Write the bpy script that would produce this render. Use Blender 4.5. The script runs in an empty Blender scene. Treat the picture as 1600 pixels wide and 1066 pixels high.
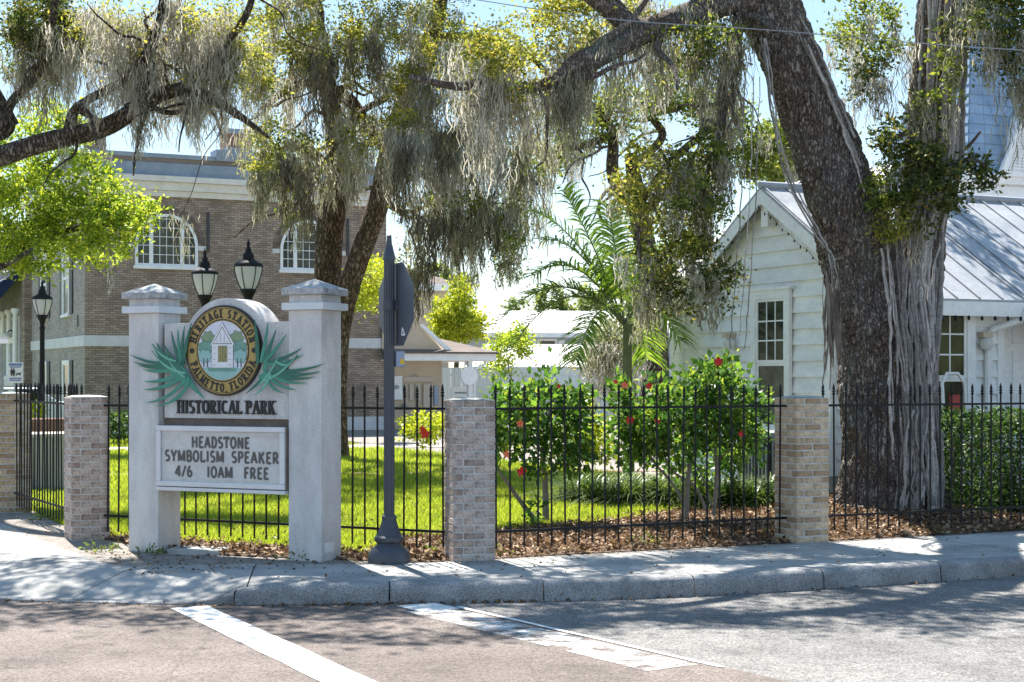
import bpy, bmesh, math, random
import numpy as np
from mathutils import Vector, Matrix

random.seed(11)
rng = np.random.default_rng(7)
R = math.radians
scene = bpy.context.scene
COL = scene.collection

# ------------------------------------------------------------------ camera
H = 1.73                       # eye height above the park ground (z = 0)
FPX = 2500.0                   # focal length in photo pixels (1600 px wide)
cam_d = bpy.data.cameras.new('camera')
cam = bpy.data.objects.new('camera', cam_d)
COL.objects.link(cam)
cam.location = (0, 0, H)
cam.rotation_euler = (R(90), 0, 0)
cam_d.sensor_width = 36.0
cam_d.lens = 36.0 * FPX / 1600.0
cam_d.shift_y = (587 - 533) / 1600.0
cam_d.clip_end = 3000
scene.camera = cam

# ------------------------------------------------------------------ sky, sun, exposure
SUN_AZ = Vector((-0.36, 0.93)).normalized()
SUN_EL = R(57)
world = bpy.data.worlds.new('World')
scene.world = world
world.use_nodes = True
wn = world.node_tree
bg = wn.nodes['Background']
sky = wn.nodes.new('ShaderNodeTexSky')
sky.sky_type = 'NISHITA'
sky.sun_disc = False
sky.sun_elevation = SUN_EL
sky.sun_rotation = math.atan2(SUN_AZ.x, SUN_AZ.y)
sky.air_density = 1.0
sky.dust_density = 0.0
sky.ozone_density = 1.3
gam = wn.nodes.new('ShaderNodeGamma')          # softens the contrast between horizon and zenith
gam.inputs[1].default_value = 0.48
hs = wn.nodes.new('ShaderNodeHueSaturation')
hs.inputs['Saturation'].default_value = 1.55
wn.links.new(sky.outputs[0], gam.inputs[0])
wn.links.new(gam.outputs[0], hs.inputs['Color'])
wn.links.new(hs.outputs[0], bg.inputs[0])
bg.inputs[1].default_value = 0.115
sun_d = bpy.data.lights.new('sun', 'SUN')
sun_d.energy = 3.25
sun_d.angle = R(0.53)
sun_d.color = (1.0, 0.95, 0.87)
sun = bpy.data.objects.new('sun', sun_d)
COL.objects.link(sun)
sdir = Vector((SUN_AZ.x * math.cos(SUN_EL), SUN_AZ.y * math.cos(SUN_EL), math.sin(SUN_EL)))
sun.rotation_euler = sdir.to_track_quat('Z', 'Y').to_euler()
sun.location = (0, 0, 40)
scene.view_settings.view_transform = 'Standard'
scene.view_settings.look = 'None'
scene.view_settings.exposure = 2.15
scene.view_settings.gamma = 1.0
scene.view_settings.use_curve_mapping = False
scene.cycles.max_bounces = 7
scene.cycles.transparent_max_bounces = 8
scene.cycles.use_denoising = True

# ------------------------------------------------------------------ frames of reference
TH = R(25.6)                                   # the street grid against the view
U = Vector((math.cos(TH), math.sin(TH), 0))
V = Vector((-math.sin(TH), math.cos(TH), 0))
ORG = Vector((-0.446, 14.86, 0))               # foot of the brick pier at the corner

def G(u, v, z=0.0):
    return ORG + U * u + V * v + Vector((0, 0, z))

def toG(p):
    d = Vector((p[0], p[1], 0)) - ORG
    return d.dot(U), d.dot(V)

def at(px, py, Y):
    return Vector(((px - 800) / FPX * Y, Y, H - (py - 587) / FPX * Y))

# ------------------------------------------------------------------ materials
MATS = {}

def nodes_of(name):
    m = bpy.data.materials.new(name)
    m.use_nodes = True
    return m, m.node_tree, m.node_tree.nodes['Principled BSDF']

def ramp(nt, stops, interp='LINEAR'):
    r = nt.nodes.new('ShaderNodeValToRGB')
    r.color_ramp.interpolation = interp
    e = r.color_ramp.elements
    while len(e) < len(stops):
        e.new(0.5)
    for el, (p, c) in zip(e, stops):
        el.position = p
        el.color = (*c, 1) if len(c) == 3 else c
    return r

def noise(nt, vec, scale, detail=5, rough=0.6):
    n = nt.nodes.new('ShaderNodeTexNoise')
    n.inputs['Scale'].default_value = scale
    n.inputs['Detail'].default_value = detail
    n.inputs['Roughness'].default_value = rough
    if vec is not None:
        nt.links.new(vec, n.inputs['Vector'])
    return n

def coords(nt, kind='Object'):
    return nt.nodes.new('ShaderNodeTexCoord').outputs[kind]

def mixc(nt, a, b, fac, mode='MIX'):
    m = nt.nodes.new('ShaderNodeMix')
    m.data_type = 'RGBA'
    m.blend_type = mode
    for sock, val in ((m.inputs[6], a), (m.inputs[7], b), (m.inputs[0], fac)):
        if hasattr(val, 'links') or hasattr(val, 'is_linked'):
            nt.links.new(val, sock)
        elif isinstance(val, (int, float)):
            sock.default_value = val
        else:
            sock.default_value = (*val, 1)
    return m.outputs[2]

def bump(nt, bsdf, height, strength=0.3, dist=0.02):
    b = nt.nodes.new('ShaderNodeBump')
    b.inputs['Strength'].default_value = strength
    b.inputs['Distance'].default_value = dist
    nt.links.new(height, b.inputs['Height'])
    nt.links.new(b.outputs[0], bsdf.inputs['Normal'])

def surf(name, c1, c2=None, scale=6.0, rough=0.8, bstr=0.0, bscale=None, metal=0.0, rnd=0.0, stops=None,
         fine=None, fine_amt=0.3, spec=0.5, dist=0.02, coord='Object', stretch=None, grime=0.0, gscale=0.8):
    """procedural surface: two colours mixed by noise, fine speckle, relief, per-object shift"""
    m, nt, b = nodes_of(name)
    co = coords(nt, coord)
    if stretch:
        mp = nt.nodes.new('ShaderNodeMapping')
        mp.inputs['Scale'].default_value = stretch
        nt.links.new(co, mp.inputs[0])
        co = mp.outputs[0]
    c2 = c2 or c1
    n = noise(nt, co, scale, 6, 0.65)
    r = ramp(nt, stops or [(0.32, c1), (0.68, c2)])
    nt.links.new(n.outputs[0], r.inputs[0])
    col = r.outputs[0]
    if fine:
        n2 = noise(nt, co, fine, 2, 0.7)
        r2 = ramp(nt, [(0.3, (1 - fine_amt,) * 3), (0.7, (1 + fine_amt * 0.6,) * 3)])
        nt.links.new(n2.outputs[0], r2.inputs[0])
        col = mixc(nt, col, r2.outputs[0], 1.0, 'MULTIPLY')
    if grime:
        ng = noise(nt, co, gscale, 8, 0.72)
        rg = ramp(nt, [(0.36, (1 - grime, 1 - grime * .97, 1 - grime * .93)), (0.56, (1.03,) * 3)])
        nt.links.new(ng.outputs[0], rg.inputs[0])
        col = mixc(nt, col, rg.outputs[0], 1.0, 'MULTIPLY')
    if rnd:
        oi = nt.nodes.new('ShaderNodeObjectInfo')
        r3 = ramp(nt, [(0, (1 - rnd,) * 3), (1, (1 + rnd * 0.5,) * 3)])
        nt.links.new(oi.outputs['Random'], r3.inputs[0])
        col = mixc(nt, col, r3.outputs[0], 1.0, 'MULTIPLY')
    nt.links.new(col, b.inputs['Base Color'])
    b.inputs['Roughness'].default_value = rough
    b.inputs['Metallic'].default_value = metal
    b.inputs['Specular IOR Level'].default_value = spec
    if bstr:
        n3 = noise(nt, co, bscale or (fine or scale), 4, 0.7)
        bump(nt, b, n3.outputs[0], bstr, dist)
    MATS[name] = m
    return m

def leafmat(name, stops, trans=0.45, rough=0.5, tint=(1.15, 1.1, 0.6)):
    """leaf: colour by leaf, light passing through"""
    m, nt, b = nodes_of(name)
    g = nt.nodes.new('ShaderNodeNewGeometry')
    r = ramp(nt, stops)
    nt.links.new(g.outputs['Random Per Island'], r.inputs[0])
    nt.links.new(r.outputs[0], b.inputs['Base Color'])
    b.inputs['Roughness'].default_value = rough
    b.inputs['Specular IOR Level'].default_value = 0.35
    t = nt.nodes.new('ShaderNodeBsdfTranslucent')
    tc = mixc(nt, r.outputs[0], tint, 1.0, 'MULTIPLY')
    nt.links.new(tc, t.inputs[0])
    mx = nt.nodes.new('ShaderNodeMixShader')
    mx.inputs[0].default_value = trans
    nt.links.new(b.outputs[0], mx.inputs[1])
    nt.links.new(t.outputs[0], mx.inputs[2])
    nt.links.new(mx.outputs[0], nt.nodes['Material Output'].inputs[0])
    MATS[name] = m
    return m

def brickwall(name, axis, c1, c2, mortar, bw=0.205, rh=0.0685):
    m, nt, b = nodes_of(name)
    co = coords(nt)
    sep = nt.nodes.new('ShaderNodeSeparateXYZ')
    nt.links.new(co, sep.inputs[0])
    cmb = nt.nodes.new('ShaderNodeCombineXYZ')
    nt.links.new(sep.outputs[axis], cmb.inputs[0])
    nt.links.new(sep.outputs['Z'], cmb.inputs[1])
    t = nt.nodes.new('ShaderNodeTexBrick')
    t.inputs['Scale'].default_value = 1.0
    t.inputs['Brick Width'].default_value = bw
    t.inputs['Row Height'].default_value = rh
    t.inputs['Mortar Size'].default_value = 0.007
    t.inputs['Mortar Smooth'].default_value = 0.2
    t.inputs['Bias'].default_value = -0.1
    t.inputs['Color1'].default_value = (*c1, 1)
    t.inputs['Color2'].default_value = (*c2, 1)
    t.inputs['Mortar'].default_value = (*mortar, 1)
    nt.links.new(cmb.outputs[0], t.inputs[0])
    n = noise(nt, co, 0.9, 6, 0.7)
    r = ramp(nt, [(0.3, (0.72,) * 3), (0.7, (1.12,) * 3)])
    nt.links.new(n.outputs[0], r.inputs[0])
    col = mixc(nt, t.outputs[0], r.outputs[0], 1.0, 'MULTIPLY')
    nt.links.new(col, b.inputs['Base Color'])
    b.inputs['Roughness'].default_value = 0.9
    inv = nt.nodes.new('ShaderNodeMath')
    inv.operation = 'SUBTRACT'
    inv.inputs[0].default_value = 1.0
    nt.links.new(t.outputs['Fac'], inv.inputs[1])
    bump(nt, b, inv.outputs[0], 0.5, 0.01)
    MATS[name] = m

def barkmat(name, dark, mid, lite, scale=9.0, moss=None, strength=1.0):
    m, nt, b = nodes_of(name)
    co = coords(nt)
    mp = nt.nodes.new('ShaderNodeMapping')
    mp.inputs['Scale'].default_value = (1, 1, 0.34)
    nt.links.new(co, mp.inputs[0])
    wob = noise(nt, mp.outputs[0], scale * 0.6, 3)
    add = nt.nodes.new('ShaderNodeMixRGB')
    add.blend_type = 'ADD'
    add.inputs[0].default_value = 0.16
    nt.links.new(mp.outputs[0], add.inputs[1])
    nt.links.new(wob.outputs[1], add.inputs[2])
    vo = nt.nodes.new('ShaderNodeTexVoronoi')
    vo.feature = 'DISTANCE_TO_EDGE'
    vo.inputs['Scale'].default_value = scale
    nt.links.new(add.outputs[0], vo.inputs['Vector'])
    r = ramp(nt, [(0.0, dark), (0.10, mid), (0.42, lite)])
    nt.links.new(vo.outputs[0], r.inputs[0])
    n = noise(nt, co, 2.2, 6, 0.65)
    rr = ramp(nt, [(0.33, (0.7, 0.6, 0.52)), (0.55, (1.0, 1.0, 1.0)), (0.72, (1.25, 1.3, 1.25))])
    nt.links.new(n.outputs[0], rr.inputs[0])
    col = mixc(nt, r.outputs[0], rr.outputs[0], 1.0, 'MULTIPLY')
    if moss:
        n2 = noise(nt, co, 1.6, 7, 0.75)
        r2 = ramp(nt, [(0.56, (0, 0, 0)), (0.68, (1, 1, 1))])
        nt.links.new(n2.outputs[0], r2.inputs[0])
        col = mixc(nt, col, moss, r2.outputs[0])
    nt.links.new(col, b.inputs['Base Color'])
    b.inputs['Roughness'].default_value = 0.95
    b.inputs['Specular IOR Level'].default_value = 0.2
    rh = ramp(nt, [(0.0, (0, 0, 0)), (0.22, (0.8, 0.8, 0.8)), (0.5, (1, 1, 1))])
    nt.links.new(vo.outputs[0], rh.inputs[0])
    nf = noise(nt, co, 38, 4, 0.7)
    hh = mixc(nt, rh.outputs[0], nf.outputs[1], 0.25)
    bump(nt, b, hh, strength, 0.05)
    MATS[name] = m

def glassmat(name, base, rough=0.06, c2=None, scale=3.0):
    m, nt, b = nodes_of(name)
    n = noise(nt, coords(nt), scale, 4, 0.6)
    r = ramp(nt, [(0.35, base), (0.7, c2 or base)])
    nt.links.new(n.outputs[0], r.inputs[0])
    nt.links.new(r.outputs[0], b.inputs['Base Color'])
    b.inputs['Roughness'].default_value = rough
    b.inputs['IOR'].default_value = 1.22
    MATS[name] = m

def asphalt(name, c1, c2, speck):
    m, nt, b = nodes_of(name)
    co = coords(nt)
    n = noise(nt, co, 0.55, 7, 0.7)
    r = ramp(nt, [(0.3, c1), (0.7, c2)])
    nt.links.new(n.outputs[0], r.inputs[0])
    vo = nt.nodes.new('ShaderNodeTexVoronoi')
    vo.inputs['Scale'].default_value = 75
    nt.links.new(co, vo.inputs['Vector'])
    bw = nt.nodes.new('ShaderNodeRGBToBW')
    nt.links.new(vo.outputs['Color'], bw.inputs[0])
    r2 = ramp(nt, [(0.15, (0.55,) * 3), (0.5, (1.0,) * 3), (0.9, (speck,) * 3)])
    nt.links.new(bw.outputs[0], r2.inputs[0])
    col = mixc(nt, r.outputs[0], r2.outputs[0], 1.0, 'MULTIPLY')
    n3 = noise(nt, co, 1.7, 8, 0.78)
    r3 = ramp(nt, [(0.33, (0.62,) * 3), (0.5, (0.98,) * 3), (0.7, (1.12,) * 3)])
    nt.links.new(n3.outputs[0], r3.inputs[0])
    col = mixc(nt, col, r3.outputs[0], 1.0, 'MULTIPLY')
    vc = nt.nodes.new('ShaderNodeTexVoronoi')
    vc.feature = 'DISTANCE_TO_EDGE'
    vc.inputs['Scale'].default_value = 0.55
    wob = noise(nt, co, 2.5, 5)
    mx = nt.nodes.new('ShaderNodeMixRGB')
    mx.blend_type = 'ADD'
    mx.inputs[0].default_value = 0.45
    nt.links.new(co, mx.inputs[1])
    nt.links.new(wob.outputs[1], mx.inputs[2])
    nt.links.new(mx.outputs[0], vc.inputs['Vector'])
    rc = ramp(nt, [(0.0, (0.45,) * 3), (0.006, (1,) * 3)])
    nt.links.new(vc.outputs[0], rc.inputs[0])
    col = mixc(nt, col, rc.outputs[0], 0.6, 'MULTIPLY')
    nt.links.new(col, b.inputs['Base Color'])
    b.inputs['Roughness'].default_value = 0.85
    b.inputs['Specular IOR Level'].default_value = 0.3
    bump(nt, b, vo.outputs['Distance'], 0.5, 0.008)
    MATS[name] = m

def paintmat(name, wear_lo, wear_hi, scale):
    m, nt, b = nodes_of(name)
    co = coords(nt)
    b.inputs['Roughness'].default_value = 0.7
    n0 = noise(nt, co, 30, 3)
    r0 = ramp(nt, [(0.3, (0.56, 0.56, 0.55)), (0.7, (0.78, 0.78, 0.77))])
    nt.links.new(n0.outputs[0], r0.inputs[0])
    nt.links.new(r0.outputs[0], b.inputs['Base Color'])
    n = noise(nt, co, scale, 9, 0.78)
    r = ramp(nt, [(wear_lo, (0, 0, 0)), (wear_hi, (1, 1, 1))])
    nt.links.new(n.outputs[0], r.inputs[0])
    tr = nt.nodes.new('ShaderNodeBsdfTransparent')
    mx = nt.nodes.new('ShaderNodeMixShader')
    nt.links.new(r.outputs[0], mx.inputs[0])
    nt.links.new(tr.outputs[0], mx.inputs[1])
    nt.links.new(b.outputs[0], mx.inputs[2])
    nt.links.new(mx.outputs[0], nt.nodes['Material Output'].inputs[0])
    MATS[name] = m

surf('soil', (0.16, 0.14, 0.12), (0.30, 0.27, 0.24), 5, 0.95, 0.6, 25, fine=60, fine_amt=0.4)
surf('lawn_sheet', (0.075, 0.12, 0.02), (0.15, 0.20, 0.035), 1.3, 0.95, 0.4, 30, fine=40, fine_amt=0.4)
surf('mulch', (0.09, 0.06, 0.04), (0.22, 0.15, 0.10), 6, 0.95, 0.8, 40, fine=45, fine_amt=0.6)
surf('concrete', (0.30, 0.295, 0.28), (0.44, 0.43, 0.41), 1.6, 0.85, 0.25, 90, fine=130, fine_amt=0.22, rnd=0.08, dist=0.004, grime=0.38, gscale=1.1)
surf('kerb_aggregate', (0.26, 0.26, 0.26), (0.42, 0.415, 0.41), 3, 0.9, 0.9, 70, fine=85, fine_amt=0.55, rnd=0.10, dist=0.012, grime=0.42, gscale=1.6)
surf('path_concrete', (0.38, 0.33, 0.30), (0.52, 0.46, 0.42), 2, 0.9, 0.2, 40, fine=50, fine_amt=0.2)
asphalt('asphalt_grey', (0.145, 0.14, 0.136), (0.205, 0.197, 0.188), 1.5)
asphalt('asphalt_brown', (0.112, 0.090, 0.080), (0.172, 0.142, 0.128), 1.4)
paintmat('paint_white', 0.33, 0.44, 4.5)
paintmat('paint_worn', 0.42, 0.62, 5.0)
surf('pier_brick', (0.28, 0.215, 0.185), (0.53, 0.465, 0.43), 9, 0.92, 0.5, 60, fine=45, fine_amt=0.3, rnd=0.0, dist=0.01)
surf('pier_brick_tan', (0.38, 0.285, 0.19), (0.59, 0.49, 0.375), 9, 0.92, 0.5, 60, fine=45, fine_amt=0.3, rnd=0.0, dist=0.01)
for _nm, _stops in (('pier_brick', [(0, (0.72, 0.66, 0.62)), (0.22, (0.95, 0.93, 0.90)), (0.45, (1.05, 1.03, 1.0)), (0.65, (0.88, 0.82, 0.74)), (0.82, (1.12, 1.08, 1.04)), (1, (0.80, 0.79, 0.78))]),
                    ('pier_brick_tan', [(0, (0.72, 0.60, 0.50)), (0.3, (1.0, 0.93, 0.84)), (0.55, (1.15, 1.08, 1.0)), (0.8, (0.88, 0.80, 0.70)), (1, (1.1, 0.95, 0.76))])):
    _nt = MATS[_nm].node_tree
    _b = _nt.nodes['Principled BSDF']
    _oi = _nt.nodes.new('ShaderNodeObjectInfo')
    _r = ramp(_nt, _stops, 'CONSTANT')
    _nt.links.new(_oi.outputs['Random'], _r.inputs[0])
    _nt.links.new(mixc(_nt, _b.inputs['Base Color'].links[0].from_socket, _r.outputs[0], 1.0, 'MULTIPLY'), _b.inputs['Base Color'])
surf('mortar', (0.46, 0.46, 0.46), (0.64, 0.64, 0.63), 12, 0.95, 0.4, 60, fine=70, fine_amt=0.2)
surf('lichen_cap', (0.30, 0.28, 0.25), (0.60, 0.61, 0.58), 14, 0.95, 0.5, 50, fine=50, fine_amt=0.3)
surf('iron', (0.008, 0.009, 0.011), (0.02, 0.02, 0.022), 20, 0.6, 0.15, 60, spec=0.22)
surf('pole_paint', (0.045, 0.052, 0.068), (0.062, 0.07, 0.088), 4, 0.42, 0.08, 40)
surf('sign_back', (0.085, 0.098, 0.125), (0.105, 0.118, 0.145), 3, 0.45, metal=0.3)
surf('stucco', (0.61, 0.585, 0.565), (0.73, 0.705, 0.685), 2.6, 0.92, 0.7, 120, fine=70, fine_amt=0.22, dist=0.006, stretch=(2.2, 2.2, .8), grime=0.09, gscale=1.3)
surf('stucco_band', (0.62, 0.63, 0.65), (0.72, 0.73, 0.745), 3, 0.85, 0.25, 100, fine=90, fine_amt=0.08, dist=0.003)
surf('cap_stone', (0.3, 0.3, 0.3), (0.60, 0.585, 0.57), 9, 0.95, 0.6, 70, fine=60, fine_amt=0.35, stops=[(0.34, (0.24, 0.26, 0.27)), (0.5, (0.47, 0.465, 0.46)), (0.7, (0.62, 0.61, 0.60))])
surf('emblem_gold', (0.40, 0.27, 0.075), (0.48, 0.335, 0.11), 9, 0.55, spec=0.4)
surf('emblem_black', (0.012, 0.012, 0.012), (0.022, 0.021, 0.02), 20, 0.5)
surf('emblem_sky', (0.60, 0.62, 0.72), (0.72, 0.72, 0.80), 7, 0.6)
surf('emblem_green', (0.12, 0.27, 0.20), (0.20, 0.38, 0.30), 9, 0.6)
surf('emblem_green_pale', (0.26, 0.47, 0.43), (0.34, 0.54, 0.50), 9, 0.6)
surf('emblem_olive', (0.20, 0.29, 0.16), (0.28, 0.36, 0.22), 12, 0.6)
surf('emblem_white', (0.72, 0.71, 0.73), (0.80, 0.79, 0.80), 9, 0.6)
surf('emblem_window', (0.22, 0.19, 0.07), (0.40, 0.36, 0.16), 40, 0.6)
surf('leaf_dark_teal', (0.025, 0.13, 0.085), (0.035, 0.17, 0.115), 6, 0.5)
surf('leaf_teal', (0.045, 0.23, 0.155), (0.065, 0.28, 0.20), 6, 0.5)
surf('leaf_pale_teal', (0.13, 0.40, 0.29), (0.18, 0.46, 0.34), 6, 0.5)
surf('aluminium', (0.60, 0.61, 0.64), (0.70, 0.71, 0.74), 4, 0.42, metal=0.35)
surf('board_face', (0.60, 0.57, 0.54), (0.69, 0.66, 0.63), 3, 0.6, fine=12, fine_amt=0.08)
surf('letter_grey', (0.10, 0.088, 0.08), (0.135, 0.12, 0.108), 10, 0.6)
surf('brown_recess', (0.14, 0.11, 0.09), (0.25, 0.20, 0.165), 8, 0.85)  # dark brown for the core and board body in the sign's gaps
surf('white_wood', (0.76, 0.77, 0.78), (0.88, 0.885, 0.885), 2.6, 0.65, 0.25, 30, fine=16, fine_amt=0.07, rnd=0.07, dist=0.004, stretch=(1, 1, 3), grime=0.14, gscale=.9)
surf('white_trim', (0.75, 0.76, 0.77), (0.84, 0.85, 0.85), 3, 0.55, 0.1, 30, fine=12, fine_amt=0.06)
surf('roof_metal', (0.27, 0.29, 0.32), (0.42, 0.43, 0.445), 1.4, 0.5, 0.1, 20, metal=0.15, fine=12, fine_amt=0.12)
surf('shingle_metal', (0.22, 0.31, 0.42), (0.34, 0.43, 0.53), 2.4, 0.4, 0.1, 20, metal=0.25, rnd=0.15)
surf('white_roof', (0.50, 0.50, 0.50), (0.60, 0.60, 0.60), 1.0, 0.6, fine=6, fine_amt=0.06)
surf('shingle_brown', (0.11, 0.085, 0.072), (0.18, 0.145, 0.125), 2, 0.9, 0.4, 20, fine=25, fine_amt=0.3)
surf('beige_wall', (0.50, 0.41, 0.31), (0.57, 0.48, 0.37), 1.2, 0.9, 0.2, 60, fine=30, fine_amt=0.08)
surf('beige_box', (0.47, 0.405, 0.33), (0.54, 0.47, 0.39), 3, 0.7)
surf('olive_wall', (0.22, 0.21, 0.09), (0.29, 0.27, 0.13), 1.2, 0.9)
surf('pale_blue_wall', (0.36, 0.40, 0.47), (0.43, 0.47, 0.54), 0.8, 0.85, fine=8, fine_amt=0.08)
surf('picket_white', (0.58, 0.66, 0.665), (0.68, 0.74, 0.74), 1.5, 0.6, rnd=0.07)
surf('cornice_cream', (0.63, 0.60, 0.55), (0.73, 0.70, 0.66), 1.5, 0.8, fine=6, fine_amt=0.06)
surf('parapet_metal', (0.20, 0.25, 0.31), (0.28, 0.33, 0.39), 1.4, 0.6, fine=5, fine_amt=0.12)
surf('parapet_brown', (0.22, 0.17, 0.14), (0.29, 0.24, 0.20), 2, 0.9)
surf('limestone', (0.55, 0.55, 0.56), (0.65, 0.65, 0.655), 1.5, 0.85, fine=8, fine_amt=0.07)
surf('shutter', (0.035, 0.035, 0.04), (0.06, 0.06, 0.065), 3, 0.6)
surf('navy_canvas', (0.006, 0.018, 0.06), (0.012, 0.03, 0.095), 3, 0.8)
surf('red_brick_plain', (0.22, 0.10, 0.07), (0.34, 0.19, 0.15), 8, 0.9, fine=20, fine_amt=0.3)
surf('voussoir', (0.14, 0.105, 0.085), (0.23, 0.18, 0.15), 8, 0.9, rnd=0.35)
leafmat('lamp_glass', [(0, (0.80, 0.81, 0.80)), (1, (0.86, 0.87, 0.86))], 0.5, 0.25, tint=(1, 1, 1))
surf('bin_beige', (0.36, 0.34, 0.29), (0.44, 0.42, 0.36), 3, 0.8, rnd=0.06)
surf('ac_grey', (0.24, 0.26, 0.27), (0.31, 0.33, 0.34), 5, 0.5, metal=0.2)
surf('ac_dark', (0.02, 0.022, 0.025), (0.04, 0.042, 0.045), 8, 0.7)
surf('meter_grey', (0.24, 0.26, 0.28), (0.33, 0.35, 0.37), 6, 0.5)
surf('box_bluegrey', (0.24, 0.30, 0.40), (0.31, 0.37, 0.46), 4, 0.5)
surf('yellow_label', (0.60, 0.38, 0.02), (0.70, 0.46, 0.05), 10, 0.6)
surf('sign_blue', (0.10, 0.16, 0.36), (0.16, 0.22, 0.44), 10, 0.6)
surf('car_paint', (0.55, 0.60, 0.66), (0.62, 0.66, 0.71), 3, 0.25)
surf('chair_red', (0.36, 0.03, 0.03), (0.45, 0.06, 0.05), 6, 0.5)
surf('petal_red', (0.55, 0.012, 0.02), (0.72, 0.04, 0.03), 20, 0.6)
surf('petal_coral', (0.75, 0.16, 0.06), (0.80, 0.25, 0.12), 20, 0.6)
surf('wire', (0.25, 0.27, 0.30), (0.32, 0.33, 0.35), 5, 0.5)
surf('twig', (0.14, 0.115, 0.095), (0.24, 0.205, 0.175), 6, 0.95, 0.4, 40)
surf('shrub_stem', (0.17, 0.145, 0.12), (0.30, 0.265, 0.23), 10, 0.95, 0.6, 50)
surf('aerial_root', (0.27, 0.245, 0.225), (0.46, 0.435, 0.41), 7, 0.9, 0.6, 40, fine=30, fine_amt=0.35, rnd=0.5)
surf('palm_trunk', (0.13, 0.15, 0.07), (0.24, 0.24, 0.13), 8, 0.9, 0.5, 20)
glassmat('pane_dark', (0.012, 0.017, 0.014), 0.05, (0.045, 0.055, 0.035))
glassmat('pane_green_reflection', (0.014, 0.022, 0.010), 0.05, (0.075, 0.085, 0.028), 2.2)  # reflected greenery painted into the pane colour
glassmat('pane_far', (0.05, 0.055, 0.048), 0.08, (0.13, 0.13, 0.10), 1.1)
glassmat('pane_curtain', (0.045, 0.055, 0.04), 0.1, (0.13, 0.14, 0.11), 4.0)
brickwall('brick_front', 'X', (0.265, 0.20, 0.155), (0.43, 0.34, 0.275), (0.125, 0.10, 0.082))
brickwall('brick_side', 'Y', (0.31, 0.28, 0.25), (0.46, 0.42, 0.385), (0.24, 0.22, 0.20))
barkmat('bark_oak', (0.07, 0.058, 0.05), (0.27, 0.232, 0.21), (0.40, 0.365, 0.345), 24, (0.20, 0.24, 0.21), 1.0)
barkmat('bark_mid', (0.018, 0.013, 0.009), (0.15, 0.11, 0.082), (0.31, 0.235, 0.18), 16, (0.05, 0.06, 0.02), 1.0)
barkmat('bark_grey', (0.02, 0.016, 0.013), (0.10, 0.082, 0.07), (0.25, 0.22, 0.195), 18, (0.22, 0.22, 0.18), 0.9)
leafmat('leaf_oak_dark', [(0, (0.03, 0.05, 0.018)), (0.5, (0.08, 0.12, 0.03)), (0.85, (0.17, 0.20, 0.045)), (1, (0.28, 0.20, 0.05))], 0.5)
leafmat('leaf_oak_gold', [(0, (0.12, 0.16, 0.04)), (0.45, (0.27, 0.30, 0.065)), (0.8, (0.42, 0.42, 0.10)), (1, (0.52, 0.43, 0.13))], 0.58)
leafmat('leaf_oak_green', [(0, (0.06, 0.10, 0.025)), (0.5, (0.15, 0.21, 0.045)), (1, (0.30, 0.33, 0.07))], 0.55)
leafmat('leaf_lime', [(0, (0.08, 0.14, 0.02)), (0.3, (0.22, 0.34, 0.04)), (0.7, (0.42, 0.53, 0.06)), (1, (0.62, 0.66, 0.12))], 0.58)
leafmat('leaf_hibiscus', [(0, (0.035, 0.085, 0.02)), (0.5, (0.085, 0.20, 0.04)), (0.82, (0.20, 0.35, 0.06)), (1, (0.36, 0.44, 0.08))], 0.48, 0.4)
leafmat('leaf_hedge', [(0, (0.02, 0.05, 0.014)), (0.6, (0.05, 0.105, 0.025)), (1, (0.13, 0.22, 0.04))], 0.3, 0.6)
leafmat('leaf_far', [(0, (0.07, 0.11, 0.03)), (0.5, (0.15, 0.21, 0.06)), (1, (0.30, 0.36, 0.10))], 0.5)
leafmat('leaf_yellow', [(0, (0.22, 0.30, 0.02)), (0.5, (0.40, 0.46, 0.03)), (1, (0.58, 0.60, 0.08))], 0.5)
leafmat('leaf_pale', [(0, (0.14, 0.17, 0.08)), (0.5, (0.27, 0.29, 0.15)), (1, (0.40, 0.40, 0.24))], 0.5, tint=(1, 1, 0.8))
leafmat('palm_leaf', [(0, (0.09, 0.17, 0.025)), (0.6, (0.20, 0.34, 0.05)), (1, (0.38, 0.50, 0.09))], 0.5, 0.4)
leafmat('grass_blade', [(0, (0.17, 0.26, 0.02)), (0.5, (0.34, 0.44, 0.04)), (1, (0.52, 0.56, 0.12))], 0.55, 0.6)
_nt = MATS['grass_blade'].node_tree
_b = _nt.nodes['Principled BSDF']
_src = _b.inputs['Base Color'].links[0].from_socket
_n = noise(_nt, coords(_nt), 0.9, 6, 0.7)
_r = ramp(_nt, [(0.38, (0.42, 0.58, 0.6)), (0.5, (1, 1, 1)), (0.6, (1.1, 0.95, 1.3)), (0.7, (1.1, 0.72, 1.9))])
_nt.links.new(_n.outputs[0], _r.inputs[0])
_c = mixc(_nt, _src, _r.outputs[0], 1.0, 'MULTIPLY')
_nt.links.new(_c, _b.inputs['Base Color'])
leafmat('liriope_blade', [(0, (0.03, 0.07, 0.015)), (0.5, (0.08, 0.15, 0.03)), (1, (0.25, 0.32, 0.08))], 0.4, 0.4)
leafmat('moss', [(0, (0.26, 0.245, 0.20)), (0.4, (0.48, 0.46, 0.40)), (0.8, (0.64, 0.62, 0.56)), (1, (0.75, 0.74, 0.69))], 0.55, 0.95, tint=(1.02, 1.0, 0.93))
leafmat('moss_olive', [(0, (0.16, 0.15, 0.10)), (0.5, (0.37, 0.355, 0.27)), (1, (0.56, 0.54, 0.45))], 0.52, 0.95, tint=(1.05, 1.03, 0.85))
leafmat('moss_brown_shade', [(0, (0.06, 0.05, 0.035)), (0.5, (0.15, 0.13, 0.09)), (1, (0.27, 0.245, 0.18))], 0.45, 0.95, tint=(1.05, 1.0, 0.85))  # brownish tufts with the crown's shadow pockets put into the colour
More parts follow.
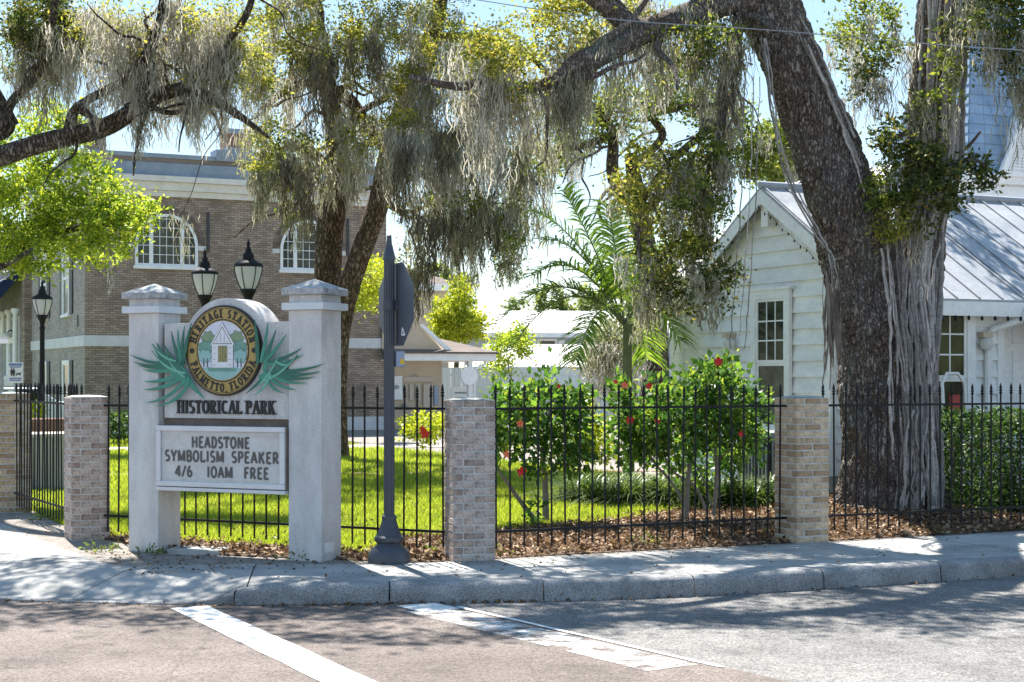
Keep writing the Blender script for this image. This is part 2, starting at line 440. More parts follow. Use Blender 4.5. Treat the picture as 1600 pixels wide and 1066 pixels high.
leafmat('litter', [(0, (0.06, 0.035, 0.02)), (0.4, (0.17, 0.10, 0.055)), (0.75, (0.30, 0.19, 0.11)), (1, (0.46, 0.35, 0.24))], 0.15, 0.8, tint=(1, 0.9, 0.7))

# ------------------------------------------------------------------ mesh helpers
def finish(o, parent=None, label=None, cat=None, group=None, kind=None):
    COL.objects.link(o)
    if parent is not None:
        o.parent = parent
    if label:
        o['label'] = label
    if cat:
        o['category'] = cat
    if group:
        o['group'] = group
    if kind:
        o['kind'] = kind
    return o

def empty(name, loc, rz=0.0, label=None, cat=None, group=None):
    o = bpy.data.objects.new(name, None)
    o.empty_display_size = 0.2
    o.location = loc
    o.rotation_euler = (0, 0, rz)
    return finish(o, None, label, cat, group)

def raw(name, verts, faces, mat, parent=None, smooth=False, **kw):
    """fast mesh from numpy arrays; faces is (n, k)"""
    verts = np.asarray(verts, dtype=np.float32).reshape(-1, 3)
    faces = np.asarray(faces, dtype=np.int32)
    me = bpy.data.meshes.new(name)
    n, k = faces.shape
    me.vertices.add(len(verts))
    me.vertices.foreach_set('co', verts.ravel())
    me.loops.add(n * k)
    me.loops.foreach_set('vertex_index', faces.ravel())
    me.polygons.add(n)
    me.polygons.foreach_set('loop_start', np.arange(n, dtype=np.int32) * k)
    me.polygons.foreach_set('loop_total', np.full(n, k, dtype=np.int32))
    if smooth:
        me.polygons.foreach_set('use_smooth', np.ones(n, dtype=bool))
    me.update(calc_edges=True)
    me.materials.append(MATS[mat] if isinstance(mat, str) else mat)
    o = bpy.data.objects.new(name, me)
    return finish(o, parent, **kw)

class MB:
    def __init__(self):
        self.v, self.f = [], []

    def add(self, vs, fs):
        b = len(self.v)
        self.v += [tuple(x) for x in vs]
        self.f += [tuple(i + b for i in f) for f in fs]
        return self

    def box(self, x0, x1, y0, y1, z0, z1, W=None):
        c = [(x0, y0, z0), (x1, y0, z0), (x1, y1, z0), (x0, y1, z0), (x0, y0, z1), (x1, y0, z1), (x1, y1, z1), (x0, y1, z1)]
        if W:
            c = [W(*p) for p in c]
        return self.add(c, [(3, 2, 1, 0), (4, 5, 6, 7), (0, 1, 5, 4), (1, 2, 6, 5), (2, 3, 7, 6), (3, 0, 4, 7)])

    def cbox(self, x0, x1, y0, y1, z0, z1, ch=0.004):
        """box with chamfered long edges (all twelve, octagon-like shells)"""
        vs = []
        for sx, x, xi in ((0, x0, x0 + ch), (1, x1, x1 - ch)):
            pass
        X, Y, Z = (x0, x1), (y0, y1), (z0, z1)
        idx = {}
        for i in (0, 1):
            for j in (0, 1):
                for k in (0, 1):
                    xi = X[i] + (ch if i == 0 else -ch)
                    yj = Y[j] + (ch if j == 0 else -ch)
                    zk = Z[k] + (ch if k == 0 else -ch)
                    for ax, p in ((0, (X[i], yj, zk)), (1, (xi, Y[j], zk)), (2, (xi, yj, Z[k]))):
                        idx[(i, j, k, ax)] = len(vs)
                        vs.append(p)
        fs = []
        for a in (0, 1):
            fs.append([idx[(a, j, k, 0)] for j, k in ((0, 0), (1, 0), (1, 1), (0, 1))])
            fs.append([idx[(i, a, k, 1)] for i, k in ((0, 0), (1, 0), (1, 1), (0, 1))])
            fs.append([idx[(i, j, a, 2)] for i, j in ((0, 0), (1, 0), (1, 1), (0, 1))])
        for a in (0, 1):
            for b in (0, 1):
                fs.append([idx[(0, a, b, 1)], idx[(1, a, b, 1)], idx[(1, a, b, 2)], idx[(0, a, b, 2)]])
                fs.append([idx[(a, 0, b, 0)], idx[(a, 1, b, 0)], idx[(a, 1, b, 2)], idx[(a, 0, b, 2)]])
                fs.append([idx[(a, b, 0, 0)], idx[(a, b, 1, 0)], idx[(a, b, 1, 1)], idx[(a, b, 0, 1)]])
        for i in (0, 1):
            for j in (0, 1):
                for k in (0, 1):
                    fs.append([idx[(i, j, k, 0)], idx[(i, j, k, 1)], idx[(i, j, k, 2)]])
        return self.add(vs, fs)

    def prism(self, poly, d0, d1, W):
        """polygon (a, b) extruded along c from d0 to d1; W maps (a, b, c)"""
        n = len(poly)
        vs = [W(a, b, d0) for a, b in poly] + [W(a, b, d1) for a, b in poly]
        fs = [tuple(range(n))[::-1], tuple(range(n, 2 * n))]
        fs += [(i, (i + 1) % n, n + (i + 1) % n, n + i) for i in range(n)]
        return self.add(vs, fs)

    def tube(self, pts, rad, n=8, cap=True, squash=None):
        pts = [Vector(p) for p in pts]
        if not hasattr(rad, '__len__'):
            rad = [rad] * len(pts)
        t0 = (pts[1] - pts[0]).normalized()
        up = Vector((0, 0, 1)) if abs(t0.z) < 0.9 else Vector((1, 0, 0))
        nx = t0.cross(up).normalized()
        vs, fs = [], []
        for i, p in enumerate(pts):
            t = (pts[min(i + 1, len(pts) - 1)] - pts[max(i - 1, 0)]).normalized()
            nx = (nx - t * nx.dot(t)).normalized()
            ny = t.cross(nx)
            for k in range(n):
                a = 2 * math.pi * k / n
                vs.append(p + (nx * math.cos(a) + ny * math.sin(a)) * rad[i])
        for i in range(len(pts) - 1):
            for k in range(n):
                a, b = i * n + k, i * n + (k + 1) % n
                fs.append((a, b, b + n, a + n))
        if cap:
            fs.append(tuple(range(n))[::-1])
            fs.append(tuple((len(pts) - 1) * n + k for k in range(n)))
        return self.add(vs, fs)

    def lathe(self, prof, n=16, c=(0, 0, 0), flute=None, a0=0.0):
        vs, fs = [], []
        for r, z in prof:
            for k in range(n):
                a = a0 + 2 * math.pi * k / n
                rr = r
                if flute and k % 2:
                    rr = r * flute
                vs.append((c[0] + rr * math.cos(a), c[1] + rr * math.sin(a), c[2] + z))
        for i in range(len(prof) - 1):
            for k in range(n):
                a, b = i * n + k, i * n + (k + 1) % n
                fs.append((a, b, b + n, a + n))
        fs.append(tuple(range(n))[::-1])
        fs.append(tuple((len(prof) - 1) * n + k for k in range(n)))
        return self.add(vs, fs)

    def build(self, name, mat, parent=None, smooth=False, bevel=0.0, fix=True, **kw):
        me = bpy.data.meshes.new(name)
        me.from_pydata(self.v, [], self.f)
        if fix and len(self.f) < 40000:
            bm = bmesh.new()
            bm.from_mesh(me)
            bmesh.ops.recalc_face_normals(bm, faces=bm.faces)
            if bevel:
                bmesh.ops.bevel(bm, geom=[e for e in bm.edges if e.calc_face_angle(0) > 0.5], offset=bevel, segments=2, affect='EDGES', profile=0.5)
            bm.to_mesh(me)
            bm.free()
        if smooth:
            me.polygons.foreach_set('use_smooth', [True] * len(me.polygons))
            try:
                me.set_sharp_from_angle(angle=R(40))
            except Exception:
                pass
        me.materials.append(MATS[mat] if isinstance(mat, str) else mat)
        return finish(bpy.data.objects.new(name, me), parent, **kw)

def copy_tree(o, parent=None):
    c = o.copy()
    COL.objects.link(c)
    c.parent = parent
    for ch in list(o.children):
        copy_tree(ch, c)
    return c

def place(o, loc, rz=0.0):
    o.location = loc
    o.rotation_euler = (0, 0, rz)
    return o

def spline(pts, n):
    """Catmull-Rom through the points, n samples per span"""
    P = [np.array(p, float) for p in pts]
    P = [2 * P[0] - P[1]] + P + [2 * P[-1] - P[-2]]
    out = []
    for i in range(1, len(P) - 2):
        for k in range(n):
            t = k / n
            a, b, c, d = P[i - 1:i + 3]
            out.append(0.5 * (2 * b + (c - a) * t + (2 * a - 5 * b + 4 * c - d) * t * t + (3 * b - a - 3 * c + d) * t ** 3))
    out.append(P[-2])
    return out

def sheet(name, poly, z, mat, **kw):
    """flat ground sheet from a world (x, y) polygon"""
    m = MB()
    m.add([(x, y, z) for x, y in poly], [tuple(range(len(poly)))])
    o = m.build(name, mat, fix=False, **kw)
    if o.data.polygons[0].normal.z < 0:
        o.data.flip_normals()
    return o

def rand_unit(n):
    v = rng.normal(size=(n, 3))
    return v / np.linalg.norm(v, axis=1, keepdims=True)

def leaf_arrays(C, L, ratio=0.45, up=0.25, fold=0.12, d=None):
    n = len(C)
    if d is None:
        d = rand_unit(n)
        d[:, 2] = d[:, 2] * 0.8 + up * 0.4
        d /= np.linalg.norm(d, axis=1, keepdims=True)
    s = np.cross(d, rand_unit(n))
    s /= np.linalg.norm(s, axis=1, keepdims=True) + 1e-9
    nn = np.cross(d, s)
    L = np.asarray(L).reshape(-1, 1) * np.ones((n, 1))
    mid = C + d * L * 0.45 + nn * L * fold
    v = np.stack([C, mid + s * L * ratio * 0.5, C + d * L, mid - s * L * ratio * 0.5], axis=1)
    f = np.arange(n * 4).reshape(n, 4)
    return v.reshape(-1, 3), f

def strand_arrays(P0, length, width, K=5, sway=0.12, lean=None):
    """hanging ribbons"""
    n = len(P0)
    t = np.linspace(0, 1, K)
    a = rng.uniform(0, 2 * math.pi, n)
    ph = rng.uniform(0, 2 * math.pi, n)
    dirs = np.stack([np.cos(a), np.sin(a), np.zeros(n)], 1)
    sd = np.stack([-np.sin(a + ph), np.cos(a + ph), np.zeros(n)], 1)
    L = np.asarray(length).reshape(n, 1)
    cen = np.repeat(P0[:, None, :], K, 1).astype(float)
    cen[:, :, 2] -= L * t[None, :]
    walk = rng.normal(size=(n, K, 2)) * (sway * L / math.sqrt(K))[:, :, None]
    walk[:, 0] = 0
    cen[:, :, :2] += np.cumsum(walk, axis=1)
    if lean is not None:
        cen += lean[:, None, :] * t[None, :, None]
    w = np.asarray(width).reshape(n, 1) * (0.35 + 0.9 * np.sin(np.pi * np.clip(t * 0.85 + 0.1, 0, 1)))[None, :]
    w[:, -1] *= 0.25
    v = np.stack([cen + sd[:, None, :] * w[:, :, None] * 0.5, cen - sd[:, None, :] * w[:, :, None] * 0.5], axis=2)
    v = v.reshape(n, K * 2, 3)
    base = (np.arange(n) * K * 2)[:, None, None]
    q = np.array([[2 * k, 2 * k + 1, 2 * k + 3, 2 * k + 2] for k in range(K - 1)])[None]
    return v.reshape(-1, 3), (base + q).reshape(-1, 4)

def joined(arrs):
    vs, fs, b = [], [], 0
    for v, f in arrs:
        vs.append(v)
        fs.append(f + b)
        b += len(v)
    return np.concatenate(vs), np.concatenate(fs)

# ================================================================== THE SETTING
ZR = -0.172                                     # road surface
def gxy(u, v):
    p = G(u, v)
    return (p.x, p.y)

K_PTS = [(16, -2.05), (8, -2.03), (4.92, -2.0), (2.8, -1.94), (1.25, -1.81), (-.05, -1.52), (-1.09, -1.15), (-2.08, -.80), (-2.96, -.34),
         (-4.07, .48), (-4.9, 1.6), (-5.3, 3.0), (-5.5, 5), (-5.55, 10), (-5.6, 30)]
I_PTS = [(16, -.06), (8, -.06), (4.92, -.06), (2.8, -.05), (1.25, -.04), (-.05, .0), (-.75, .22), (-1.6, .55), (-2.4, .85),
         (-2.97, 1.1), (-3.08, 1.9), (-3.17, 3.0), (-3.25, 5), (-3.4, 10), (-3.5, 30)]
NS = 12
Ks, Is = spline(K_PTS, NS), spline(I_PTS, NS)
def kz(i):                                      # height of the kerb along its length: it dips at the crossing
    s = i / NS
    t = min(max((s - 6.9) / 1.0, 0), 1)
    return -0.155 * (t * t * (3 - 2 * t))

# ground reaching the horizon, with the road cut lower in front
far = 900
outer = [gxy(*p) for p in Is]
gpoly = outer + [gxy(-3.5, 60), (-far, 400), (-far, far), (far, far), (far, 400), gxy(16.0, 8)]
sheet('ground', gpoly, -0.004, 'soil', kind='structure')
sheet('road', [(-far, -far), (far, -far), (far, 60), (-far, 60)], ZR, 'asphalt_grey', kind='structure')
# browner paving of the crossing, laid over the grey up to the stop line
e0, e1 = Vector((-0.45, 13.17)), Vector((1.38, 10.43))
ed = (e1 - e0).normalized()
p0, p1 = e0 - ed * 1.2, e0 + ed * 14
sheet('crossing_paving', [(p0.x, p0.y), (p1.x, p1.y), (-40, p1.y), (-40, 40), gxy(-5.4, 30), gxy(-5.2, 3)[:2], gxy(-3.9, .6), gxy(-2.9, -.2)], ZR + 0.004, 'asphalt_brown', kind='structure')

def quad_strip(name, a, b, w, z, mat, label, skew=0.0, kind='structure'):
    """painted line from a to b (world xy), w wide to the right of its course"""
    d = (b - a).normalized()
    s = Vector((d.y, -d.x))
    n = 12
    m = MB()
    for i in range(n + 1):
        p = a.lerp(b, i / n)
        jl, jr = random.uniform(-.006, .006), random.uniform(-.006, .006)
        m.v += [(p.x + s.x * jl, p.y + s.y * jl, z), (p.x + s.x * (w + jr), p.y + s.y * (w + jr), z)]
    m.f = [(2 * i, 2 * i + 1, 2 * i + 3, 2 * i + 2) for i in range(n)]
    o = m.build(name, mat, fix=False, label=label, kind=kind)
    if o.data.polygons[0].normal.z < 0:
        o.data.flip_normals()
    return o

a1, b1 = Vector((-2.50, 13.16)), Vector((-0.35, 8.95))
d1 = (b1 - a1).normalized()
quad_strip('crosswalk_line', a1, b1, 0.31, ZR + 0.009, 'paint_white', 'white painted crossing line running towards the camera')
sideL = Vector((-ed.y, ed.x))
for nm, off, w, mt, s0, s1 in (('stop_line_edge', 0.0, 0.05, 'paint_white', 0.05, 3.3), ('stop_line_bar', -0.10, 0.42, 'paint_worn', 0.0, 3.15)):
    s = Vector((ed.y, -ed.x))
    if s.x > 0:
        s = -s
    a, b = e0 + s * (-off if off < 0 else 0) + ed * s0, e0 + s * (-off if off < 0 else 0) + ed * s1
    d = (b - a).normalized()
    rs = Vector((d.y, -d.x))
    if rs.dot(s) < 0:
        a, b = b, a
    quad_strip(nm, a, b, w, ZR + (0.009 if off == 0 else 0.0085), mt, 'worn white stop line across the lane')
quad_strip('stop_line_fresh_end', e0 + Vector((-.50, -.02)) + ed * 0.0, e0 + Vector((-.50, -.02)) + ed * 0.42, -0.36, ZR + 0.0095, 'paint_white', 'whitest end of the stop line by the kerb')

# sidewalk slabs and kerb stones, each with open joints
sw = empty('sidewalk', (0, 0, 0)); sw['kind'] = 'structure'
kb = empty('kerb', (0, 0, 0)); kb['kind'] = 'structure'
KW = 0.16
def k_in(i, w=KW):                              # point inside the kerb line by its width
    a = np.array(Ks[max(i - 1, 0)]); b = np.array(Ks[min(i + 1, len(Ks) - 1)])
    d = (b - a) / np.linalg.norm(b - a)
    n = np.array((-d[1], d[0]))
    p = np.array(Ks[i])
    q = np.array(Is[i]) - p
    if n.dot(q) < 0:
        n = -n
    return p + n * w
arc = [0]
for i in range(1, len(Ks)):
    arc.append(arc[-1] + float(np.linalg.norm(np.array(Ks[i]) - np.array(Ks[i - 1]))))
def cuts(step, start):
    out, nxt = [0], start
    for i, s in enumerate(arc):
        if s >= nxt:
            out.append(i)
            nxt = s + step
    out.append(len(arc) - 1)
    return out
cs = cuts(1.5, 0.9)
for a, b in zip(cs, cs[1:]):
    if b <= a:
        continue
    m = MB()
    tilt = random.uniform(-.004, .004)
    rows = 5
    for i in range(a, b + 1):
        o_ = k_in(i, KW + 0.004)
        n_ = np.array(Is[i])
        gap = 0.0
        if i == a and a > 0 or i == b:
            nb = i + (1 if i == a else -1)
            gap = 0.006
            o2, n2 = k_in(nb, KW + 0.004), np.array(Is[nb])
            o_ = o_ + (o2 - o_) / (np.linalg.norm(o2 - o_) + 1e-9) * gap
            n_ = n_ + (n2 - n_) / (np.linalg.norm(n2 - n_) + 1e-9) * gap
        for r in range(rows):
            t = r / (rows - 1)
            p = n_ * (1 - t) + o_ * t
            w = max(0.0, (t - 0.15) / 0.85)
            z = kz(i) * w ** 1.1 + tilt * (1 - w)
            q = G(p[0], p[1], z)
            m.v.append((q.x, q.y, q.z))
    nn = b - a + 1
    top = len(m.v)
    m.v += [(x, y, min(z - 0.09, -.0)) for x, y, z in m.v]
    for i in range(nn - 1):
        for r in range(rows - 1):
            m.f.append((i * rows + r, i * rows + r + 1, (i + 1) * rows + r + 1, (i + 1) * rows + r))
        m.f.append((i * rows, (i + 1) * rows, top + (i + 1) * rows, top + i * rows))
        m.f.append((i * rows + rows - 1, (i + 1) * rows + rows - 1, top + (i + 1) * rows + rows - 1, top + i * rows + rows - 1))
    for e in (0, nn - 1):
        for r in range(rows - 1):
            m.f.append((e * rows + r, e * rows + r + 1, top + e * rows + r + 1, top + e * rows + r))
    m.build('slab', 'concrete', sw)
# dark bedding under the joints
m = MB()
for i in range(len(Ks)):
    for p in (np.array(Is[i]), k_in(i, 0.02)):
        q = G(p[0], p[1], 0)
        m.v.append((q.x, q.y, -0.19 if p is not None and (len(m.v) % 2) else -0.05))
m.f = [(2 * i, 2 * i + 1, 2 * i + 3, 2 * i + 2) for i in range(len(Ks) - 1)]
m.build('bedding', 'soil', sw, fix=False)
ck = cuts(1.25, 0.55)
for a, b in zip(ck, ck[1:]):
    if b <= a:
        continue
    m = MB()
    prof = 7
    for i in range(a, b + 1):
        z = kz(i)
        hgt = z - ZR
        for w, dz in ((KW, 0.002), (0.05, 0.0), (0.018, -0.12 * hgt), (0.004, -0.3 * hgt), (0.0, -0.6 * hgt), (-0.006, -hgt - .03), (KW, -hgt - .03)):
            p = k_in(i, w)
            if i == a and a > 0 or i == b:
                nb = i + (1 if i == a else -1)
                p2 = k_in(nb, w)
                p = p + (p2 - p) / (np.linalg.norm(p2 - p) + 1e-9) * 0.006
            q = G(p[0], p[1], z + dz)
            j = 0.003
            m.v.append((q.x + random.uniform(-j, j), q.y + random.uniform(-j, j), q.z + random.uniform(-j, j) * .4))
    for i in range(b - a):
        for r in range(prof):
            r2 = (r + 1) % prof
            m.f.append((i * prof + r, i * prof + r2, (i + 1) * prof + r2, (i + 1) * prof + r))
    m.f.append(tuple(range(prof)))
    m.f.append(tuple((b - a) * prof + r for r in range(prof)))
    m.build('kerb_stone', 'kerb_aggregate', kb, smooth=True)

# lawn, planting bed and paths inside the park
sheet('lawn', [gxy(-2.7, 4.2), gxy(-.6, .95), gxy(.2, 2.2), gxy(3.2, 3.0), gxy(6.4, 4.9), gxy(7.8, 9.8), gxy(8.2, 60), gxy(-2.8, 60)], 0.0, 'lawn_sheet', kind='structure')
sheet('planting_bed', [gxy(-2.6, 3.6), gxy(-2.3, 1.9), gxy(-.4, .14), gxy(16, .0), gxy(16, 7), gxy(8.2, 7), gxy(8.0, 5.3), gxy(6.0, 4.8), gxy(3.1, 3.2), gxy(.2, 2.35), gxy(-.55, 1.1), gxy(-2.5, 4.2)], 0.004, 'mulch', kind='structure')
m = MB()
for i, y in enumerate(np.linspace(-14, 3.2, 30)):
    for w in (0, 1):
        yy = 28.3 + 0.16 * (y + 3.0) * 0.35 + w * 0.42 + 0.35 * math.sin(y * .35)
        m.v.append((y, yy, 0.006))
m.f = [(2 * i, 2 * i + 1, 2 * i + 3, 2 * i + 2) for i in range(29)]
m.build('brick_path', 'red_brick_plain', fix=False, kind='structure')
m = MB()
for i, x in enumerate(np.linspace(-16, -1.2, 30)):
    for w in (0, 1):
        m.v.append((x, 38.0 + 0.48 * (x + 4) * .5 + w * 1.8, 0.008))
m.f = [(2 * i, 2 * i + 1, 2 * i + 3, 2 * i + 2) for i in range(29)]
m.build('walkway', 'path_concrete', fix=False, kind='structure')

# ================================================================== BRICK PIERS
def brick_mesh(lx, ly, lz, seed):
    rr = random.Random(seed)
    m = MB().cbox(-lx / 2, lx / 2, -ly / 2, ly / 2, -lz / 2, lz / 2, 0.005)
    m.v = [(x + rr.uniform(-.0018, .0018), y + rr.uniform(-.0018, .0018), z + rr.uniform(-.0015, .0015)) for x, y, z in m.v]
    me = bpy.data.meshes.new('brick')
    me.from_pydata(m.v, [], m.f)
    bm = bmesh.new(); bm.from_mesh(me)
    bmesh.ops.recalc_face_normals(bm, faces=bm.faces)
    bm.to_mesh(me); bm.free()
    return me

PW, CH = 0.404, 0.0682
def pier(name, loc, rz, mat, label, h=1.5, seed=0):
    rr = random.Random(seed)
    root = empty(name, loc, rz, label, 'brick pier', 'brick fence piers')
    L2, Wd = (PW - 0.010) / 2, 0.095
    Ls = PW - 2 * Wd - 0.020
    bank = {}
    for key, l in (('full', L2), ('mid', Ls)):
        bank[key] = []
        for s in range(3):
            me = brick_mesh(l, Wd, CH - 0.010, seed * 10 + s)
            me.materials.append(MATS[mat])
            bank[key].append(me)
    core = MB().box(-PW / 2 + .006, PW / 2 - .006, -PW / 2 + .006, PW / 2 - .006, -0.05, h - 0.001)
    core.build('mortar_core', 'mortar', root)
    nc = int(round((h) / CH))
    for c in range(nc):
        z = (c + 0.5) * CH
        odd = c % 2
        items = []
        for s in (-1, 1):
            for q in (-1, 1):
                items.append(('full', q * (L2 + 0.010) / 2, s * (PW / 2 - Wd / 2), 0))
            items.append(('mid', s * (PW / 2 - Wd / 2), 0, 1))
        for key, x, y, r in items:
            if odd:
                x, y, r = y, x, 1 - r
            o = bpy.data.objects.new('brick', rr.choice(bank[key]))
            o.location = (x + rr.uniform(-.0022, .0022), y + rr.uniform(-.0022, .0022), z + rr.uniform(-.0015, .0015))
            o.rotation_euler = (0, 0, r * math.pi / 2 + rr.uniform(-.004, .004))
            finish(o, root)
    top = MB()
    n = 6
    for j in range(n + 1):
        for i in range(n + 1):
            x, y = (i / n - .5), (j / n - .5)
            k = (1 - (2 * x) ** 4) * (1 - (2 * y) ** 4)
            top.v.append((x * (PW - .014), y * (PW - .014), nc * CH + 0.004 + 0.022 * k * rr.uniform(.6, 1)))
    top.f = [(j * (n + 1) + i, j * (n + 1) + i + 1, (j + 1) * (n + 1) + i + 1, (j + 1) * (n + 1) + i) for j in range(n) for i in range(n)]
    top.build('mortar_cap', 'lichen_cap', root, fix=False, smooth=True)
    return root

pB = G(0.0, 0.2); pB = Vector((-0.40, 15.05, 0))
pC = G(3.95, 0.2)
pA = Vector((-4.53, 17.05, 0))
pA2 = G(-2.95, 7.55)
pier('brick_pier', pB, R(14), 'pier_brick', 'weathered pinkish brick pier beside the dark grey sign pole', seed=1)
pier('brick_pier', pC, TH, 'pier_brick_tan', 'tan brick pier with pale mortar cap in front of the big oak', seed=2)
pier('brick_pier', pA, TH, 'pier_brick', 'lichen spotted brick pier left of the park sign', seed=3)
pier('brick_pier', pA2, TH, 'pier_brick_tan', 'tan brick pier at the left edge of the picture', seed=4)

# ================================================================== IRON FENCE
pk = MB().box(-.007, .007, -.007, .007, 0.09, 1.525)
pk_mesh = pk.build('picket', 'iron')
fin = MB().lathe([(.009, 1.515), (.012, 1.522), (.020, 1.527), (.020, 1.535), (.011, 1.541), (.013, 1.551), (.021, 1.557), (.021, 1.563), (.009, 1.572), (.017, 1.584), (.012, 1.61), (.002, 1.645)], 6)
fin_mesh = fin.build('finial', 'iron')
pk_data, fin_data = pk_mesh.data, fin_mesh.data
for o in (pk_mesh, fin_mesh):
    bpy.data.objects.remove(o)

def fence(p, q, label, n, off=0.0, pad=0.21, dz=0.0, gap_l=0.07):
    p, q = Vector(p), Vector(q)
    d = (q - p); L = d.length; d.normalize()
    root = empty('fence_panel', p + Vector((0, 0, dz)), math.atan2(d.y, d.x), label, 'iron fence', 'black iron fence panels')
    for z in (1.415, 0.25):
        m = MB().box(pad - .06, L - pad + .06, off - .019, off - .007, z - .012, z + .012)
        for e in (pad - .06, L - pad + .06):
            m.tube([(e, off - .013, z + .01), (e, off - .03, z + .012), (e, off - .045, z - .012), (e, off - .04, z - .045)], [.011, .011, .011, .009], 6)
        m.build('rail', 'iron', root)
    for k in range(n):
        x = pad + gap_l + (L - 2 * pad - 2 * gap_l) * k / (n - 1)
        o = bpy.data.objects.new('picket', pk_data)
        o.location = (x, off, random.uniform(-.008, .008))
        o.rotation_euler = (random.uniform(-.008, .008), random.uniform(-.009, .009), 0)
        finish(o, root)
        f = bpy.data.objects.new('finial', fin_data)
        finish(f, o)
    return root

fence(pB, pC, 'black iron picket fence panel in front of the flowering hibiscus bushes', 23)
fence(pC, G(7.95, 0.2), 'black iron picket fence panel in front of the big oak and hedge', 25)
fence(pA, pB, 'long black iron picket fence panel passing behind the park sign', 29)
fence(pA2, pA, 'black iron picket fence panel between the two left brick piers, seen edge-on', 24)

# ================================================================== LETTERS
def arc_pts(cx, cy, rx, ry, a0, a1, n=12):
    return [(cx + rx * math.cos(R(a0 + (a1 - a0) * i / n)), cy + ry * math.sin(R(a0 + (a1 - a0) * i / n))) for i in range(n + 1)]

GLYPH = {   # width, strokes, serif feet (x, y)
    'A': (.74, [[(.06, 0), (.37, 1)], [(.37, 1), (.68, 0)], [(.19, .34), (.55, .34)]], [(.06, 0), (.68, 0)]),
    'B': (.66, [[(.14, 0), (.14, 1)], [(.14, .97), (.34, .97)] + arc_pts(.34, .755, .2, .215, 90, -90) + [(.14, .54)], [(.14, .54), (.36, .54)] + arc_pts(.36, .285, .22, .255, 90, -90) + [(.14, .03)]], [(.1, 0), (.1, 1)]),
    'C': (.68, [arc_pts(.38, .5, .27, .47, 48, 312, 16)], []),
    'D': (.72, [[(.14, 0), (.14, 1)], [(.14, .97), (.30, .97)] + arc_pts(.30, .5, .30, .47, 90, -90, 14) + [(.14, .03)]], [(.1, 0), (.1, 1)]),
    'E': (.62, [[(.14, 0), (.14, 1)], [(.14, .97), (.54, .97)], [(.14, .52), (.46, .52)], [(.14, .03), (.56, .03)]], [(.1, 0), (.1, 1)]),
    'F': (.58, [[(.14, 0), (.14, 1)], [(.14, .97), (.54, .97)], [(.14, .52), (.46, .52)]], [(.12, 0), (.1, 1)]),
    'G': (.74, [arc_pts(.38, .5, .27, .47, 48, 352, 18), [(.62, .06), (.62, .44)], [(.42, .44), (.68, .44)]], []),
    'H': (.78, [[(.15, 0), (.15, 1)], [(.63, 0), (.63, 1)], [(.15, .52), (.63, .52)]], [(.15, 0), (.15, 1), (.63, 0), (.63, 1)]),
    'I': (.36, [[(.18, 0), (.18, 1)]], [(.18, 0), (.18, 1)]),
    'K': (.76, [[(.15, 0), (.15, 1)], [(.62, 1), (.17, .42)], [(.30, .60), (.64, 0)]], [(.15, 0), (.15, 1), (.62, 1), (.64, 0)]),
    'L': (.60, [[(.14, 0), (.14, 1)], [(.14, .03), (.54, .03)], [(.54, .03), (.54, .2)]], [(.14, 0), (.14, 1)]),
    'M': (.90, [[(.12, 0), (.12, 1)], [(.12, 1), (.45, .08)], [(.45, .08), (.78, 1)], [(.78, 0), (.78, 1)]], [(.12, 0), (.78, 0), (.1, 1), (.8, 1)]),
    'N': (.78, [[(.14, 0), (.14, 1)], [(.14, 1), (.64, 0)], [(.64, 0), (.64, 1)]], [(.14, 0), (.64, 1), (.1, 1)]),
    'O': (.74, [arc_pts(.37, .5, .28, .47, 0, 360, 24)], []),
    'P': (.64, [[(.14, 0), (.14, 1)], [(.14, .97), (.32, .97)] + arc_pts(.32, .72, .22, .25, 90, -90) + [(.14, .47)]], [(.14, 0), (.1, 1)]),
    'R': (.72, [[(.14, 0), (.14, 1)], [(.14, .97), (.32, .97)] + arc_pts(.32, .73, .21, .24, 90, -90) + [(.14, .49)], [(.32, .49), (.62, 0)]], [(.14, 0), (.1, 1), (.64, 0)]),
    'S': (.60, [arc_pts(.30, .735, .19, .235, 40, 270, 12)[:-1] + arc_pts(.30, .265, .21, .235, 90, -140, 12)], []),
    'T': (.68, [[(.34, 0), (.34, 1)], [(.05, .97), (.63, .97)], [(.06, .97), (.06, .8)], [(.62, .97), (.62, .8)]], [(.34, 0)]),
    'Y': (.70, [[(.35, 0), (.35, .45)], [(.35, .45), (.06, 1)], [(.35, .45), (.64, 1)]], []),
    ',': (.28, [[(.16, .1), (.14, -.02), (.06, -.16)]], []),
    '4': (.66, [[(.46, 0), (.46, 1)], [(.46, 1), (.06, .3)], [(.06, .27), (.62, .27)]], []),
    '6': (.62, [arc_pts(.31, .29, .2, .26, 0, 360, 18), arc_pts(.42, .32, .31, .65, 180, 95, 10)], []),
    '/': (.46, [[(.04, 0), (.42, 1)]], []),
}

